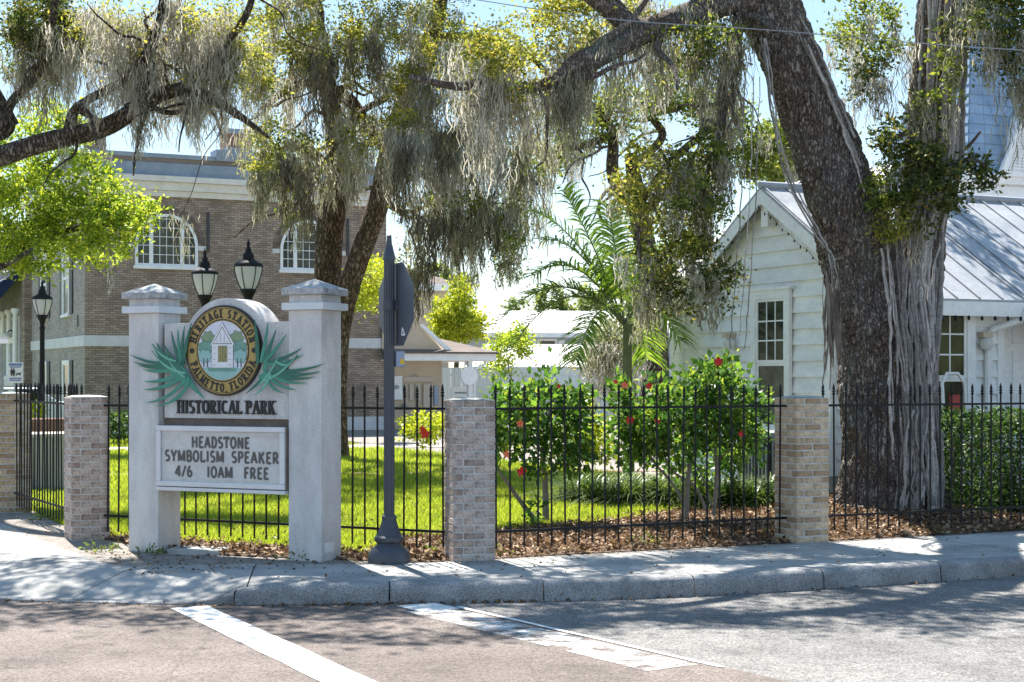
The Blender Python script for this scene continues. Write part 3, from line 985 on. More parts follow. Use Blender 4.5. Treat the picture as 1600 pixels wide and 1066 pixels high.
def glyph(ch, hgt, xs, thick, thin, serif, M, d0, d1):
    """one letter as solid strokes; M maps (a, b, c) to local space; returns MB"""
    w, strokes, feet = GLYPH[ch]
    m = MB()
    lay = 0
    for st in strokes:
        pts = [(x * hgt * xs, y * hgt) for x, y in st]
        L, Rr = [], []
        for i, (x, y) in enumerate(pts):
            x0, y0 = pts[max(i - 1, 0)]
            x1, y1 = pts[min(i + 1, len(pts) - 1)]
            if len(pts) > 12 and pts[0] == pts[-1] or (abs(pts[0][0] - pts[-1][0]) + abs(pts[0][1] - pts[-1][1])) < 1e-6 and len(pts) > 3:
                x0, y0 = pts[(i - 1) % (len(pts) - 1)] if i > 0 else pts[-2]
                x1, y1 = pts[(i + 1) % (len(pts) - 1)] if i < len(pts) - 1 else pts[1]
            dx, dy = x1 - x0, y1 - y0
            l = math.hypot(dx, dy) + 1e-9
            dx, dy = dx / l, dy / l
            if serif:
                k = abs(dy)
                if len(pts) == 2 and dx * dy > 0.08:
                    k *= 0.25
                if len(pts) == 2 and ch in 'NM' and abs(dx) < .05:
                    k = 0.35 if not (ch == 'M' and x > hgt * xs * .5) else 1.0
                if len(pts) == 2 and dx * dy < -0.02:
                    k = 1.0
                wd = thin + (thick - thin) * k ** 1.5
            else:
                wd = thick
            L.append((x - dy * wd / 2, y + dx * wd / 2))
            Rr.append((x + dy * wd / 2, y - dx * wd / 2))
        for i in range(len(pts) - 1):
            m.prism([L[i], Rr[i], Rr[i + 1], L[i + 1]], d0, d1 + lay * 0.0005, M)
        lay += 1
    if serif:
        for fx, fy in feet:
            x, y = fx * hgt * xs, fy * hgt
            s = thick * .92
            t = thin * 0.9
            yy = y if fy == 0 else y - t
            m.prism([(x - s, yy), (x + s, yy), (x + s, yy + t), (x - s, yy + t)], d0, d1 + lay * 0.0005, M)
            lay += 1
    return m

def text_line(text, x0, x1, base, hgt, thick, thin, serif, W, d0, d1, mat, parent, space=.42, track=.06):
    ws = [space if c == ' ' else GLYPH[c][0] + track for c in text]
    tot = sum(ws) * hgt
    xs = (x1 - x0) / tot
    x = x0
    for c, w in zip(text, ws):
        if c != ' ':
            M = lambda a, b, cc, x=x: W(x + a, base + b, cc)
            glyph(c, hgt, xs, thick, thin, serif, M, d0, d1).build('letter', mat, parent, fix=False)
        x += w * hgt * xs

# ================================================================== PARK SIGN
SG = empty('park_sign', (-2.783, 15.352, 0), R(-25), 'stucco park sign with round gold emblem, green palm cut-outs and message board', 'sign')
SW = lambda a, b, c: (a, -c, b)
for s in (-1, 1):
    x0, x1 = (-1.1125, -.7525) if s < 0 else (.7525, 1.1125)
    xm = (x0 + x1) / 2
    post = MB().box(x0, x1, 0, .36, -.05, 2.345).build('post', 'stucco', SG, bevel=.008)
    MB().box(x0 - .048, x1 + .048, -.048, .408, 2.345, 2.412).build('band', 'stucco_band', post, bevel=.004)
    MB().box(x0 + .004, x1 - .004, .004, .356, 2.412, 2.487).build('neck', 'stucco', post, bevel=.004)
    c = MB()
    a, b_, y0, y1 = x0 - .05, x1 + .05, -.05, .41
    c.v = [(a, y0, 2.487), (b_, y0, 2.487), (b_, y1, 2.487), (a, y1, 2.487), (a, y0, 2.545), (b_, y0, 2.545), (b_, y1, 2.545), (a, y1, 2.545), (xm, .18, 2.645)]
    c.f = [(3, 2, 1, 0), (0, 1, 5, 4), (1, 2, 6, 5), (2, 3, 7, 6), (3, 0, 4, 7), (4, 5, 8), (5, 6, 8), (6, 7, 8), (7, 4, 8)]
    c.build('cap', 'cap_stone', post, bevel=.004)
st = MB().box(1.1125, 1.1165, .06, .22, .075, .165).build('tag', 'white_trim', SG)

zc, ra = 1.97, .506
poly = [(-.722, 1.314), (.722, 1.314), (.722, 2.24)]
a0 = math.degrees(math.asin((2.24 - zc) / ra))
poly += [(x, z) for x, z in arc_pts(0, zc, ra, ra, a0, 180 - a0, 28)] + [(-.722, 2.24)]
panel = MB().prism(poly, -.36, -.055, SW).build('panel', 'stucco', SG, bevel=.006)
MB().box(-.748, .748, .09, .30, .66, 2.2).build('core', 'brown_recess', SG)

em = MB().prism(arc_pts(0, zc, .437, .437, 0, 360, 64)[:-1], -.055, -.022, SW).build('emblem', 'emblem_black', SG)
def disc(name, r0, r1, c0, c1, mat, seg=64):
    m = MB()
    P = arc_pts(0, zc, r1, r1, 0, 360, seg)[:-1]
    if r0 == 0:
        m.prism(P, c0, c1, SW)
    else:
        Q = arc_pts(0, zc, r0, r0, 0, 360, seg)[:-1]
        for i in range(seg):
            j = (i + 1) % seg
            m.v += [SW(*P[i], c1), SW(*P[j], c1), SW(*Q[j], c1), SW(*Q[i], c1)]
            b = len(m.v) - 4
            m.f.append((b, b + 1, b + 2, b + 3))
    return m.build(name, mat, em)
disc('ring', 0, .418, -.022, -.014, 'emblem_gold')
disc('ring_line', .405, .411, -.014, -.0125, 'emblem_black')
disc('inner_edge', 0, .302, -.014, -.011, 'emblem_black')
disc('inner_line', 0, .291, -.011, -.0095, 'emblem_gold')
disc('picture_ground', 0, .284, -.0095, -.008, 'emblem_sky')
for s in (-1, 1):
    MB().prism(arc_pts(s * .358, zc, .026, .026, 0, 360, 16)[:-1], -.014, -.009, SW).build('dot', 'emblem_black', em)
def ring_text(text, a_start, a_end, r, hgt, up):
    ws = [.40 if c == ' ' else GLYPH[c][0] + .10 for c in text]
    tot = sum(ws)
    acc = 0
    for c, w in zip(text, ws):
        mid = (acc + w / 2) / tot
        acc += w
        if c == ' ':
            continue
        ang = R(a_start + (a_end - a_start) * mid)
        gw = GLYPH[c][0] * hgt * .78
        if up:
            ex, ey = (math.sin(ang), -math.cos(ang)), (math.cos(ang), math.sin(ang))
        else:
            ex, ey = (-math.sin(ang), math.cos(ang)), (-math.cos(ang), -math.sin(ang))
        ox, oy = r * math.cos(ang), zc + r * math.sin(ang)
        M = lambda a, b, cc: SW(ox + ex[0] * (a - gw / 2) + ey[0] * b, oy + ex[1] * (a - gw / 2) + ey[1] * b, cc)
        glyph(c, hgt, .78, .017, .0115, True, M, -.014, -.010).build('letter', 'emblem_black', em, fix=False)
ring_text('HERITAGE STATION', 169, 11, .317, .078, True)
ring_text('PALMETTO, FLORIDA', 197, 345, .396, .078, False)
# the picture inside the ring, in raised layers
def blob(cx, cy, rx, ry, n, seed, amp=.12):
    rr = random.Random(seed)
    ph = rr.uniform(0, 6)
    return [(cx + rx * (1 + amp * math.sin(7 * t + ph)) * math.cos(t), zc + cy + ry * (1 + amp * math.sin(7 * t + ph)) * math.sin(t)) for t in [2 * math.pi * i / n for i in range(n)]]
def inlay(name, pts, c, mat, out=0.0):
    pts2 = []
    for x, z in pts:
        r = math.hypot(x, z - zc)
        if r > .281:
            x, z = x * .281 / r, zc + (z - zc) * .281 / r
        pts2.append((x, z))
    if out:
        gx = sum(p[0] for p in pts2) / len(pts2); gz = sum(p[1] for p in pts2) / len(pts2)
        big = []
        for x, z in pts2:
            l = math.hypot(x - gx, z - gz) + 1e-6
            big.append((x + (x - gx) / l * out, z + (z - gz) / l * out))
        MB().prism(big, -.008, c - .0006, SW).build('outline', 'emblem_black', em, fix=False)
    MB().prism(pts2, -.008, c, SW).build(name, mat, em, fix=False)
for s in (-1, 1):
    inlay('tree_picture', blob(s * .165, .115, .075, .07, 36, 3 + s), -.0070, 'emblem_olive', .004)
    inlay('tree_picture', blob(s * .195, .035, .085, .06, 36, 5 + s), -.0062, 'emblem_green', .004)
    inlay('tree_picture', blob(s * .205, -.055, .075, .062, 36, 9 + s), -.0054, 'emblem_green_pale', .004)
    for k in (.175, .215):
        inlay('trunk_picture', [(s * k - .005, zc - .16), (s * k + .005, zc - .16), (s * k + .004, zc - .07), (s * k - .004, zc - .07)], -.0046, 'emblem_black')
inlay('lawn_picture', arc_pts(0, zc, .281, .281, 216, 324, 20), -.0044, 'emblem_green_pale')
inlay('hedge_picture', [(-.17 + .34 * i / 20, zc - .165 + .008 * math.sin(i * 1.9)) for i in range(21)] + [(.16, zc - .20), (-.16, zc - .20)], -.0038, 'emblem_green')
inlay('cottage_picture', [(-.12, zc - .165), (.125, zc - .165), (.125, zc + .075), (-.12, zc + .075)], -.0034, 'emblem_white', .004)
inlay('gable_picture', [(-.145, zc + .045), (-.118, zc + .062), (.122, zc + .062), (.15, zc + .045), (.002, zc + .268)], -.0028, 'emblem_white', .004)
inlay('gable_line', [(-.108, zc + .069), (.112, zc + .069), (.112, zc + .064), (-.108, zc + .064)], -.0022, 'emblem_black')
for k in (-.06, -.02, .025, .065):
    inlay('board_line', [(k - .0015, zc + .075), (k + .0015, zc + .075), (k + .0015, zc + .20 - abs(k) * 1.6), (k - .0015, zc + .20 - abs(k) * 1.6)], -.0022, 'emblem_black')
for s in (-1, 1):
    inlay('gable_line', [(s * .108, zc + .069), (s * .103, zc + .069), (.001, zc + .222), (.001, zc + .232)], -.0021, 'emblem_black')
    for k in range(4):
        z = zc - .14 + k * .055
        inlay('stone_line', [(s * .075, z), (s * .105, z), (s * .105, z + .003), (s * .075, z + .003)], -.0026, 'emblem_black')
inlay('window_picture', [(-.046, zc - .107), (.058, zc - .107), (.058, zc + .043), (-.046, zc + .043)], -.0024, 'emblem_window', .003)
for k in range(3):
    inlay('pane_line', [(-.02 + k * .026, zc - .105), (-.018 + k * .026, zc - .105), (-.018 + k * .026, zc + .041), (-.02 + k * .026, zc + .041)], -.0018, 'emblem_black')

text_line('HISTORICAL PARK', -.56, .585, 1.362, .128, .025, .0115, True, SW, -.056, -.040, 'emblem_black', panel, space=.34, track=.09)

# palm cut-outs
def zp(zx, zy):
    return ((zx - 517) * .00239, zc + (590 - zy) * .00196)
def frond_blade(base, tip, bend, width):
    b, t = Vector(zp(*base)), Vector(zp(*tip))
    d = t - b
    nrm = Vector((-d.y, d.x)) * bend
    mid = (b + t) / 2 + nrm
    L, Rr = [], []
    n = 9
    for i in range(n + 1):
        s = i / n
        p = b * (1 - s) ** 2 + mid * 2 * s * (1 - s) + t * s * s
        tg = (mid - b) * (1 - s) + (t - mid) * s
        tg.normalize()
        w = width * (0.55 + .45 * math.sin(min(1, s * 2.2) * math.pi / 2)) * (1 - s ** 2.2) + .0015
        L.append((p.x - tg.y * w / 2, p.y + tg.x * w / 2))
        Rr.append((p.x + tg.y * w / 2, p.y - tg.x * w / 2))
    return L + Rr[::-1]
def cutout(blades, parts):
    root = None
    z = 0
    for base, tip, bend, w, mt in blades:
        z += 1
        m = MB().prism(frond_blade(base, tip, bend, w * .78), .006 + z * .0006, .014 + z * .0008, SW)
        o = m.build('palm_cutout' if root is None else 'blade', mt, SG if root is None else root, fix=False)
        root = root or o
    return root
T, D, P_ = 'leaf_teal', 'leaf_dark_teal', 'leaf_pale_teal'
cutout([((300, 640), (435, 825), -.10, .10, T), ((330, 660), (372, 452), .05, .05, D), ((325, 650), (338, 466), .06, .05, D), ((318, 640), (305, 482), .05, .045, T), ((310, 640), (272, 492), .04, .045, D),
        ((350, 720), (140, 848), .22, .05, T), ((365, 745), (195, 862), .25, .05, T), ((345, 700), (132, 782), .18, .06, T), ((335, 690), (135, 742), .15, .06, T), ((320, 670), (130, 682), .12, .06, T),
        ((355, 760), (300, 640), .0, .16, T), ((345, 720), (262, 690), .0, .16, T),
        ((330, 640), (65, 607), .16, .05, D), ((325, 650), (80, 642), .14, .05, D), ((320, 655), (106, 660), .12, .05, D), ((330, 700), (180, 555), .16, .08, D), ((320, 690), (200, 548), .12, .07, D),
        ((350, 720), (240, 560), .10, .07, D), ((345, 700), (176, 585), .22, .035, P_), ((345, 720), (255, 612), .20, .028, P_), ((300, 640), (182, 560), .2, .03, P_)], None)
cutout([((745, 690), (635, 800), .06, .045, D), ((690, 660), (676, 440), -.05, .06, D), ((705, 650), (740, 452), -.05, .055, T), ((715, 650), (778, 490), -.05, .05, D), ((720, 650), (826, 514), -.06, .05, T),
        ((720, 650), (895, 582), -.12, .05, D), ((725, 660), (905, 612), -.12, .04, T), ((725, 700), (735, 620), 0, .07, T), ((700, 720), (790, 690), -.1, .10, T),
        ((745, 690), (1005, 655), -.10, .05, D), ((750, 690), (985, 692), -.12, .05, D), ((745, 695), (962, 718), -.14, .05, D), ((740, 700), (922, 746), -.16, .045, T), ((735, 705), (872, 780), -.2, .045, T),
        ((730, 715), (820, 796), -.28, .04, T), ((760, 680), (676, 808), .24, .04, P_), ((740, 700), (880, 618), -.12, .07, D), ((720, 740), (880, 610), -.16, .03, P_), ((700, 760), (800, 600), -.12, .028, P_), ((780, 640), (862, 640), -.45, .028, P_)], None)

# message board
mbd = MB().box(-.735, .742, -.03, .20, .655, 1.245).build('message_board', 'brown_recess', SG)
fw = .052
for nm, bx in (('frame', (-.735, .742, 1.245 - fw, 1.245)), ('frame', (-.735, .742, .655, .655 + fw)), ('frame', (-.735, -.735 + fw, .655 + fw, 1.245 - fw)), ('frame', (.742 - fw, .742, .655 + fw, 1.245 - fw))):
    MB().box(bx[0], bx[1], -.058, -.03, bx[2], bx[3]).build(nm, 'aluminium', mbd, bevel=.006)
MB().box(-.735, .742, -.052, .20, .612, .648).build('sill_bar', 'aluminium', mbd, bevel=.004)
MB().box(-.735 + fw, .742 - fw, -.034, -.03, .655 + fw, 1.245 - fw).build('face', 'board_face', mbd)
for z in (.735, .885, 1.02, 1.155):
    MB().box(-.735 + fw, .742 - fw, -.041, -.034, z - .006, z + .006).build('letter_track', 'board_face', mbd)
def bl(px):
    return (px - 346) / 133.5
for txt, xa, xb, base in (('HEADSTONE', bl(302), bl(393), 1.036), ('SYMBOLISM SPEAKER', bl(260), bl(437), .900), ('4/6', bl(276), bl(305), .752), ('IOAM', bl(326), bl(367), .752), ('FREE', bl(383), bl(422), .752)):
    text_line(txt, xa, xb, base, .104, .0215, .0215, False, SW, .0345, .0385, 'letter_grey', mbd, space=.75, track=.10)

# small concrete slab lying in the dirt under the sign
MB().cbox(-.27, .27, -.16, .16, -.02, .05, .012).build('concrete_slab', 'concrete', label='low flat concrete slab in the dirt under the park sign', cat='slab').location = (-3.06, 15.62, 0)
bpy.data.objects['concrete_slab'].rotation_euler = (0, 0, R(-8))

# ================================================================== STOP SIGN ON FLUTED POLE
SP = empty('stop_sign', (-1.14, 14.85, 0), TH, 'dark grey fluted pole with flared base and octagonal sign seen from behind', 'street sign')
MB().lathe([(.197, -.02), (.199, .02), (.19, .083), (.165, .125), (.118, .158), (.111, .175), (.130, .19), (.139, .205), (.137, .232), (.118, .25)], 40).build('base', 'pole_paint', SP, smooth=True)
MB().lathe([(.116, .25), (.088, .317), (.066, .393), (.070, .40), (.069, .425), (.055, .44)], 40, flute=.955).build('bell', 'pole_paint', SP)
MB().lathe([(.050, .43), (.050, 2.80)], 32, flute=.90).build('pole', 'pole_paint', SP)
MB().lathe([(.060, 2.80), (.060, 2.815), (.052, 2.85), (.049, 2.87), (.046, 2.875), (.033, 2.935), (.030, 2.94), (.027, 2.95), (.022, 3.02), (.024, 3.03), (.005, 3.04)], 20).build('finial', 'pole_paint', SP, smooth=True)
YZ = lambda a, b, c: (c - .018 - a * .055, a, b)
r8 = .385 / math.cos(R(22.5))
octo = [(r8 * math.cos(R(22.5 + 45 * k)), 2.39 + r8 * math.sin(R(22.5 + 45 * k))) for k in range(8)]
plate = MB().prism(octo, .083, .089, YZ).build('plate', 'sign_back', SP)
MB().prism([(a * .985, 2.39 + (b - 2.39) * .985) for a, b in octo], .0892, .0900, YZ).build('face', 'chair_red', plate)
MB().box(.060, .083, -.022, .022, 2.03, 2.76).build('bracket_bar', 'sign_back', SP)
MB().lathe([(.057, 2.335), (.060, 2.34), (.060, 2.425), (.057, 2.43)], 24).build('clamp', 'pole_paint', SP)
MB().box(.045, .082, -.055, .055, 2.335, 2.43).build('clamp', 'pole_paint', SP, bevel=.004)
tri = [(-.205, 2.105), (-.135, 2.105), (-.15, 2.17)]
for i in range(3):
    a, b = Vector(tri[i]), Vector(tri[(i + 1) % 3])
    d = (b - a).normalized(); n = Vector((-d.y, d.x)) * .007
    MB().prism([tuple(a - n), tuple(b - n), tuple(b + n), tuple(a + n)], .0805 - i * .0004, .083, YZ).build('sticker', 'white_trim', plate)
bxp = MB().box(.052, .135, -.05, .05, 1.81, 1.955).build('control_box', 'box_bluegrey', SP, bevel=.004)
MB().box(.088, .128, -.053, -.0502, 1.835, 1.885).build('label', 'yellow_label', bxp)

# ================================================================== LAMPS
def lamp(loc, label, rz=0.3):
    root = empty('lamp_post', loc, rz, label, 'lamp post', 'black acorn lamp posts')
    MB().lathe([(.17, -.02), (.17, .06), (.13, .16), (.10, .20), (.10, .5), (.075, .56), (.062, .6), (.052, 2.72), (.066, 2.76), (.066, 2.79), (.045, 2.81), (.06, 2.9), (.105, 3.0), (.125, 3.02), (.125, 3.05), (.09, 3.06)], 16).build('pole', 'iron', root, smooth=True)
    MB().lathe([(.10, 3.055), (.135, 3.12), (.172, 3.22), (.198, 3.32), (.205, 3.39), (.19, 3.41)], 24).build('globe', 'lamp_glass', root, smooth=True)
    for k in range(6):
        a = 2 * math.pi * k / 6
        MB().tube([(r * math.cos(a), r * math.sin(a), z) for r, z in ((.108, 3.05), (.143, 3.12), (.180, 3.22), (.206, 3.32), (.213, 3.40))], .0075, 6).build('cage_bar', 'iron', root)
    MB().lathe([(.205, 3.39), (.225, 3.395), (.225, 3.42), (.205, 3.45), (.15, 3.48), (.105, 3.50), (.085, 3.53), (.09, 3.56), (.075, 3.60), (.045, 3.63), (.05, 3.66), (.03, 3.69), (.022, 3.72), (.032, 3.75), (.012, 3.79), (.003, 3.83)], 24).build('roof', 'iron', root, smooth=True)
    return root
lamp(at(388, 587, 24.5).xy.to_3d(), 'taller looking acorn lamp right behind the top of the park sign', .2)
lamp(at(320, 587, 26.3).xy.to_3d(), 'acorn lamp behind the left shoulder of the park sign', .5)
lamp(at(66, 587, 35.0).xy.to_3d(), 'acorn lamp post standing before the side of the brick building', .1)
lamp(at(993, 587, 47.0).xy.to_3d(), 'far lamp post beside the palm trunk', .7)

# ================================================================== WINDOWS
def sash_window(root, W, a0, a1, b0, b1, cols, rows_up, rows_lo, pane, trim='white_trim', casing=.11, c=0.0, sill=True, mun=.022, name='window', pane_lo=None):
    """double-hung window: casing, two sashes, muntins, each pane; W maps (along, up, out)"""
    w = MB()
    w.box(a0 - casing, a0, b0, b1 + casing, c, c + .06, W).box(a1, a1 + casing, b0, b1 + casing, c, c + .06, W).box(a0, a1, b1, b1 + casing, c, c + .06, W)
    win = w.build(name, trim, root)
    if sill:
        MB().box(a0 - casing - .04, a1 + casing + .04, b0 - .07, b0, c, c + .10, W).build('sill', trim, win)
    bm_ = (b0 + b1) / 2
    for (l0, l1, nr, cc, pm) in ((bm_, b1, rows_up, c + .022, pane), (b0, bm_, rows_lo, c + .012, pane_lo or pane)):
        f = .045
        s = MB()
        s.box(a0, a0 + f, l0, l1, c, cc + .020, W).box(a1 - f, a1, l0, l1, c, cc + .020, W)
        s.box(a0 + f, a1 - f, l0, l0 + f, c, cc + .020, W).box(a0 + f, a1 - f, l1 - f, l1, c, cc + .020, W)
        s.build('sash', trim, win)
        g0, g1, h0, h1 = a0 + f, a1 - f, l0 + f, l1 - f
        for i in range(cols if nr > 1 else 1):
            nn = cols if nr > 1 else 1
            for j in range(nr):
                pa0, pa1 = g0 + (g1 - g0) * i / nn + mun / 2 * (i > 0), g0 + (g1 - g0) * (i + 1) / nn - mun / 2 * (i < nn - 1)
                pb0, pb1 = h0 + (h1 - h0) * j / nr + mun / 2 * (j > 0), h0 + (h1 - h0) * (j + 1) / nr - mun / 2 * (j < nr - 1)
                MB().box(pa0, pa1, pb0, pb1, c, cc, W).build('pane', pm, win)
        if nr > 1:
            mm = MB()
            for i in range(1, cols):
                x = g0 + (g1 - g0) * i / cols
                mm.box(x - mun / 2, x + mun / 2, h0, h1, c, cc + .010, W)
            for j in range(1, nr):
                y = h0 + (h1 - h0) * j / nr
                mm.box(g0, g1, y - mun / 2, y + mun / 2, c, cc + .008, W)
            mm.build('muntin', trim, win)
    return win

# ================================================================== BRICK BUILDING
BB = empty('brick_building', (-12.6, 47.2, 0), TH, 'brown brick two-storey building with arched windows and cream cornice', 'building')
WF = lambda a, b, c: (a, -c, b)                # street front: along x, out -y
WL = lambda a, b, c: (-c, a, b)                # cross-street side: along y, out -x
BWD, BDP = 9.5, 16.0
wf = MB().box(0, BWD, .0, .35, -.1, 7.2).build('front_wall', 'brick_front', BB)
MB().box(-.004, .35, .004, 9.7, -.1, 7.2).build('side_wall', 'brick_side', BB)
MB().box(BWD - .35, BWD + .004, .004, 9.7, -.1, 7.2).build('side_wall', 'brick_side', BB)
MB().box(-.03, BWD + .03, -.03, .2, -.1, .42).build('plinth', 'limestone', BB)
MB().box(-.045, BWD + .045, -.045, 9.7, 2.60, 2.92).build('stone_band', 'limestone', BB)
for z0, z1, o in ((7.12, 7.30, .10), (7.30, 7.55, .20), (7.55, 7.72, .32)):
    MB().box(-o, BWD + o, -o, 9.9, z0, z1 - .004).build('cornice', 'cornice_cream', BB)
MB().box(-.16, BWD + .16, -.16, 9.8, 7.72, 8.12).build('parapet', 'parapet_metal', BB)
MB().box(-.08, BWD + .08, -.08, 9.7, 8.12, 8.27).build('parapet', 'parapet_brown', BB)
MB().box(-.14, BWD + .14, -.14, 9.8, 8.27, 8.40).build('coping', 'parapet_metal', BB)
MB().box(3.9, 6.4, -.18, .5, 8.27, 8.62).build('coping', 'parapet_metal', BB)
MB().box(.05, .6, -.1, .5, 8.40, 8.85).build('corner_block', 'parapet_brown', BB)
ch = MB().box(4.45, 5.25, .6, 1.4, 8.4, 9.25).build('chimney', 'red_brick_plain', BB)
MB().box(4.38, 5.32, .53, 1.47, 9.25, 9.4).build('chimney_cap', 'parapet_metal', ch)
MB().box(4.42, 5.28, .57, 1.43, 8.62, 8.82).build('chimney_band', 'parapet_metal', ch)

def arch_window(t, zs, half=.95, spring=.62):
    zsp = zs + spring
    def ring(r0, r1, c0, c1, mat, nm, par):
        m = MB()
        P = [(t - r1, zs)] + arc_pts(t, zsp, r1, r1, 180, 0, 28) + [(t + r1, zs)]
        Q = [(t - r0, zs)] + arc_pts(t, zsp, r0, r0, 180, 0, 28) + [(t + r0, zs)]
        for i in range(len(P) - 1):
            m.prism([P[i], P[i + 1], Q[i + 1], Q[i]], c0, c1, WF)
        return m.build(nm, mat, par)
    win = ring(half - .085, half, 0, .05, 'white_trim', 'arched_window', BB)
    MB().box(t - half - .05, t + half + .05, zs - .10, zs, 0, .12, WF).build('sill', 'white_trim', win)
    ri = half - .085
    MB().box(t - ri, t + ri, zs, zs + .07, 0, .04, WF).build('bottom_rail', 'white_trim', win)
    mull = .47
    def top(x):
        return zsp + math.sqrt(max(ri * ri - (x - t) ** 2, 0))
    for s in (-1, 1):
        x = t + s * mull
        MB().box(x - .06, x + .06, zs + .07, top(x) - .005, 0, .043, WF).build('mullion', 'white_trim', win)
    lights = [(t - ri, t - mull - .06, 2), (t - mull + .06, t + mull - .06, 4), (t + mull + .06, t + ri, 2)]
    rows = np.arange(zs + .07, zsp + ri + .25, .27)
    for x0, x1, nc in lights:
        for i in range(nc):
            pa0, pa1 = x0 + (x1 - x0) * i / nc, x0 + (x1 - x0) * (i + 1) / nc
            xs = np.linspace(pa0 + .011 * (i > 0), pa1 - .011 * (i < nc - 1), 5)
            for j in range(len(rows) - 1):
                b0, b1 = rows[j] + .011 * (j > 0), rows[j + 1] - .011
                tops = [min(b1, top(x)) for x in xs]
                if max(tops) <= b0 + .02:
                    continue
                pts = [(xs[0], b0), (xs[-1], b0)] + [(x, max(tp, b0 + .001)) for x, tp in list(zip(xs, tops))[::-1]]
                MB().prism(pts, 0, .012, WF).build('pane', 'pane_far', win, fix=False)
    MB().prism([(t - ri, zs)] + arc_pts(t, zsp, ri, ri, 180, 0, 24) + [(t + ri, zs)], .002, .008, WF).build('muntin', 'white_trim', win, fix=False)
    n = 30
    for k in range(n):
        a, b = 180 - 180 * k / n, 180 - 180 * (k + 1) / n
        for rr, (q0, q1) in enumerate(((half + .01, half + .115), (half + .125, half + .23))):
            m = MB()
            da = .25
            pts = [(t + q0 * math.cos(R(a - da)), zsp + q0 * math.sin(R(a - da))), (t + q1 * math.cos(R(a - da)), zsp + q1 * math.sin(R(a - da))),
                   (t + q1 * math.cos(R(b + da)), zsp + q1 * math.sin(R(b + da))), (t + q0 * math.cos(R(b + da)), zsp + q0 * math.sin(R(b + da)))]
            m.prism(pts, 0, .018 + .004 * ((k + rr) % 2), WF).build('arch_brick', 'voussoir', win, fix=False)
    for s in (-1, 1):
        x = t + s * (half + .13)
        MB().box(x - .12, x + .12, zsp - .12, zsp + .02, 0, .03, WF).build('impost_stone', 'limestone', win)
    MB().box(t + half + .28, t + half + .36, zsp - .15, zsp + 1.05, 0, .06, WF).build('iron_bar', 'shutter', BB)
    return win
arch_window(2.42, 5.03)
arch_window(6.92, 5.03)
for t in (2.42, 6.92):
    sash_window(BB, WF, t - .45, t + .45, .8, 2.25, 2, 2, 2, 'pane_curtain', c=.0, casing=.08)
for s in (2.85, 6.95):
    for b0, b1 in ((3.62, 5.9), (.35, 2.1)):
        sash_window(BB, WL, s - .5, s + .5, b0, b1, 2, 1, 1, 'pane_curtain', casing=.10, c=.008)
        for q in (-1, 1):
            x = s + q * .83
            MB().box(x - .2, x + .2, b0, b1 + .1, .005, .05, WL).build('shutter', 'shutter', BB)
MB().box(1.0, 1.08, 3.2, 3.55, .005, .03, WL).build('iron_bar', 'shutter', BB)
# entrance bay on the cross-street side
MB().box(-.25, 3, 9.7, 10.3, -.1, 7.0).build('bay_wall', 'brick_front', BB)
MB().box(-.2, .3, 10.3, 19, -.1, 7.0).build('bay_wall', 'brick_side', BB)
MB().box(-.42, -.2, 10.3, 19, 1.35, 1.6).build('bay_sill', 'limestone', BB)
MB().box(-.38, -.2, 10.3, 19, -.1, 1.35).build('bay_base', 'olive_wall', BB)
for y in (10.6, 12.1, 13.6, 15.1):
    MB().lathe([(.20, 1.6), (.20, 1.7), (.10, 1.75), (.085, 3.9), (.16, 4.0), (.16, 4.1)], 14, c=(-.42, y, 0)).build('column', 'white_trim', BB, smooth=True)
    sash_window(BB, WL, y + .4, y + 1.1, 1.75, 3.8, 1, 1, 1, 'pane_dark', c=.205, casing=.06)
aw = MB()
for i, (x, z) in enumerate(((-.2, 5.35), (-.7, 5.2), (-1.15, 4.9), (-1.35, 4.55), (-1.35, 4.0))):
    aw.v += [(x, 10.32, z), (x, 19, z)]
aw.f = [(2 * i, 2 * i + 1, 2 * i + 3, 2 * i + 2) for i in range(4)] + [(0, 2, 4, 6, 8), (1, 3, 5, 7, 9)]
aw.build('awning', 'navy_canvas', BB)
wl = MB().tube([(-.2, 11.4, 3.3), (-.5, 11.4, 3.35), (-.6, 11.4, 3.25)], .025, 6).build('wall_lamp', 'iron', BB)
MB().lathe([(.03, 3.0), (.11, 3.08), (.12, 3.25), (.02, 3.34)], 12, c=(-.6, 11.4, -.05)).build('globe', 'lamp_glass', wl, smooth=True)

# ================================================================== UTILITY WING AND FAR BUILDINGS
c0 = Vector((-12.6, 47.2, 0)) + U * 9.52
UW = empty('utility_building', c0, TH, 'low beige utility wing with meters and brown shingle roof', 'building')
MB().box(0, 2.1, .4, 6, -.1, 2.25).build('wall', 'beige_wall', UW)
MB().box(-.2, 3.7, -.35, -.25, 2.22, 2.48).build('fascia', 'white_trim', UW)
MB().box(-.2, 3.7, -.25, 6, 2.20, 2.24).build('soffit', 'white_trim', UW)
rf = MB()
rf.v = [(-.2, -.42, 2.50), (3.78, -.42, 2.50), (3.78, 6.2, 2.50), (-.2, 6.2, 2.50), (-.2, 2.6, 3.25), (1.7, 2.6, 3.25), (-.2, -.42, 2.44), (3.78, -.42, 2.44), (3.78, 6.2, 2.44), (-.2, 6.2, 2.44)]
rf.f = [(0, 1, 5, 4), (1, 2, 5), (2, 3, 4, 5), (3, 0, 4), (6, 7, 1, 0), (7, 8, 2, 1), (8, 9, 3, 2), (9, 6, 0, 3), (9, 8, 7, 6)]
rf.build('roof', 'shingle_brown', UW)
dg = MB()
dg.v = [(-.2, -.1, 2.54), (1.9, -.1, 2.54), (1.2, -.1, 3.3), (-.2, -.1, 3.3), (-.2, 1.6, 3.3), (1.2, 1.6, 3.3), (1.9, 1.6, 2.9)]
dg.f = [(0, 1, 2, 3), (3, 2, 5, 4), (1, 6, 5, 2)]
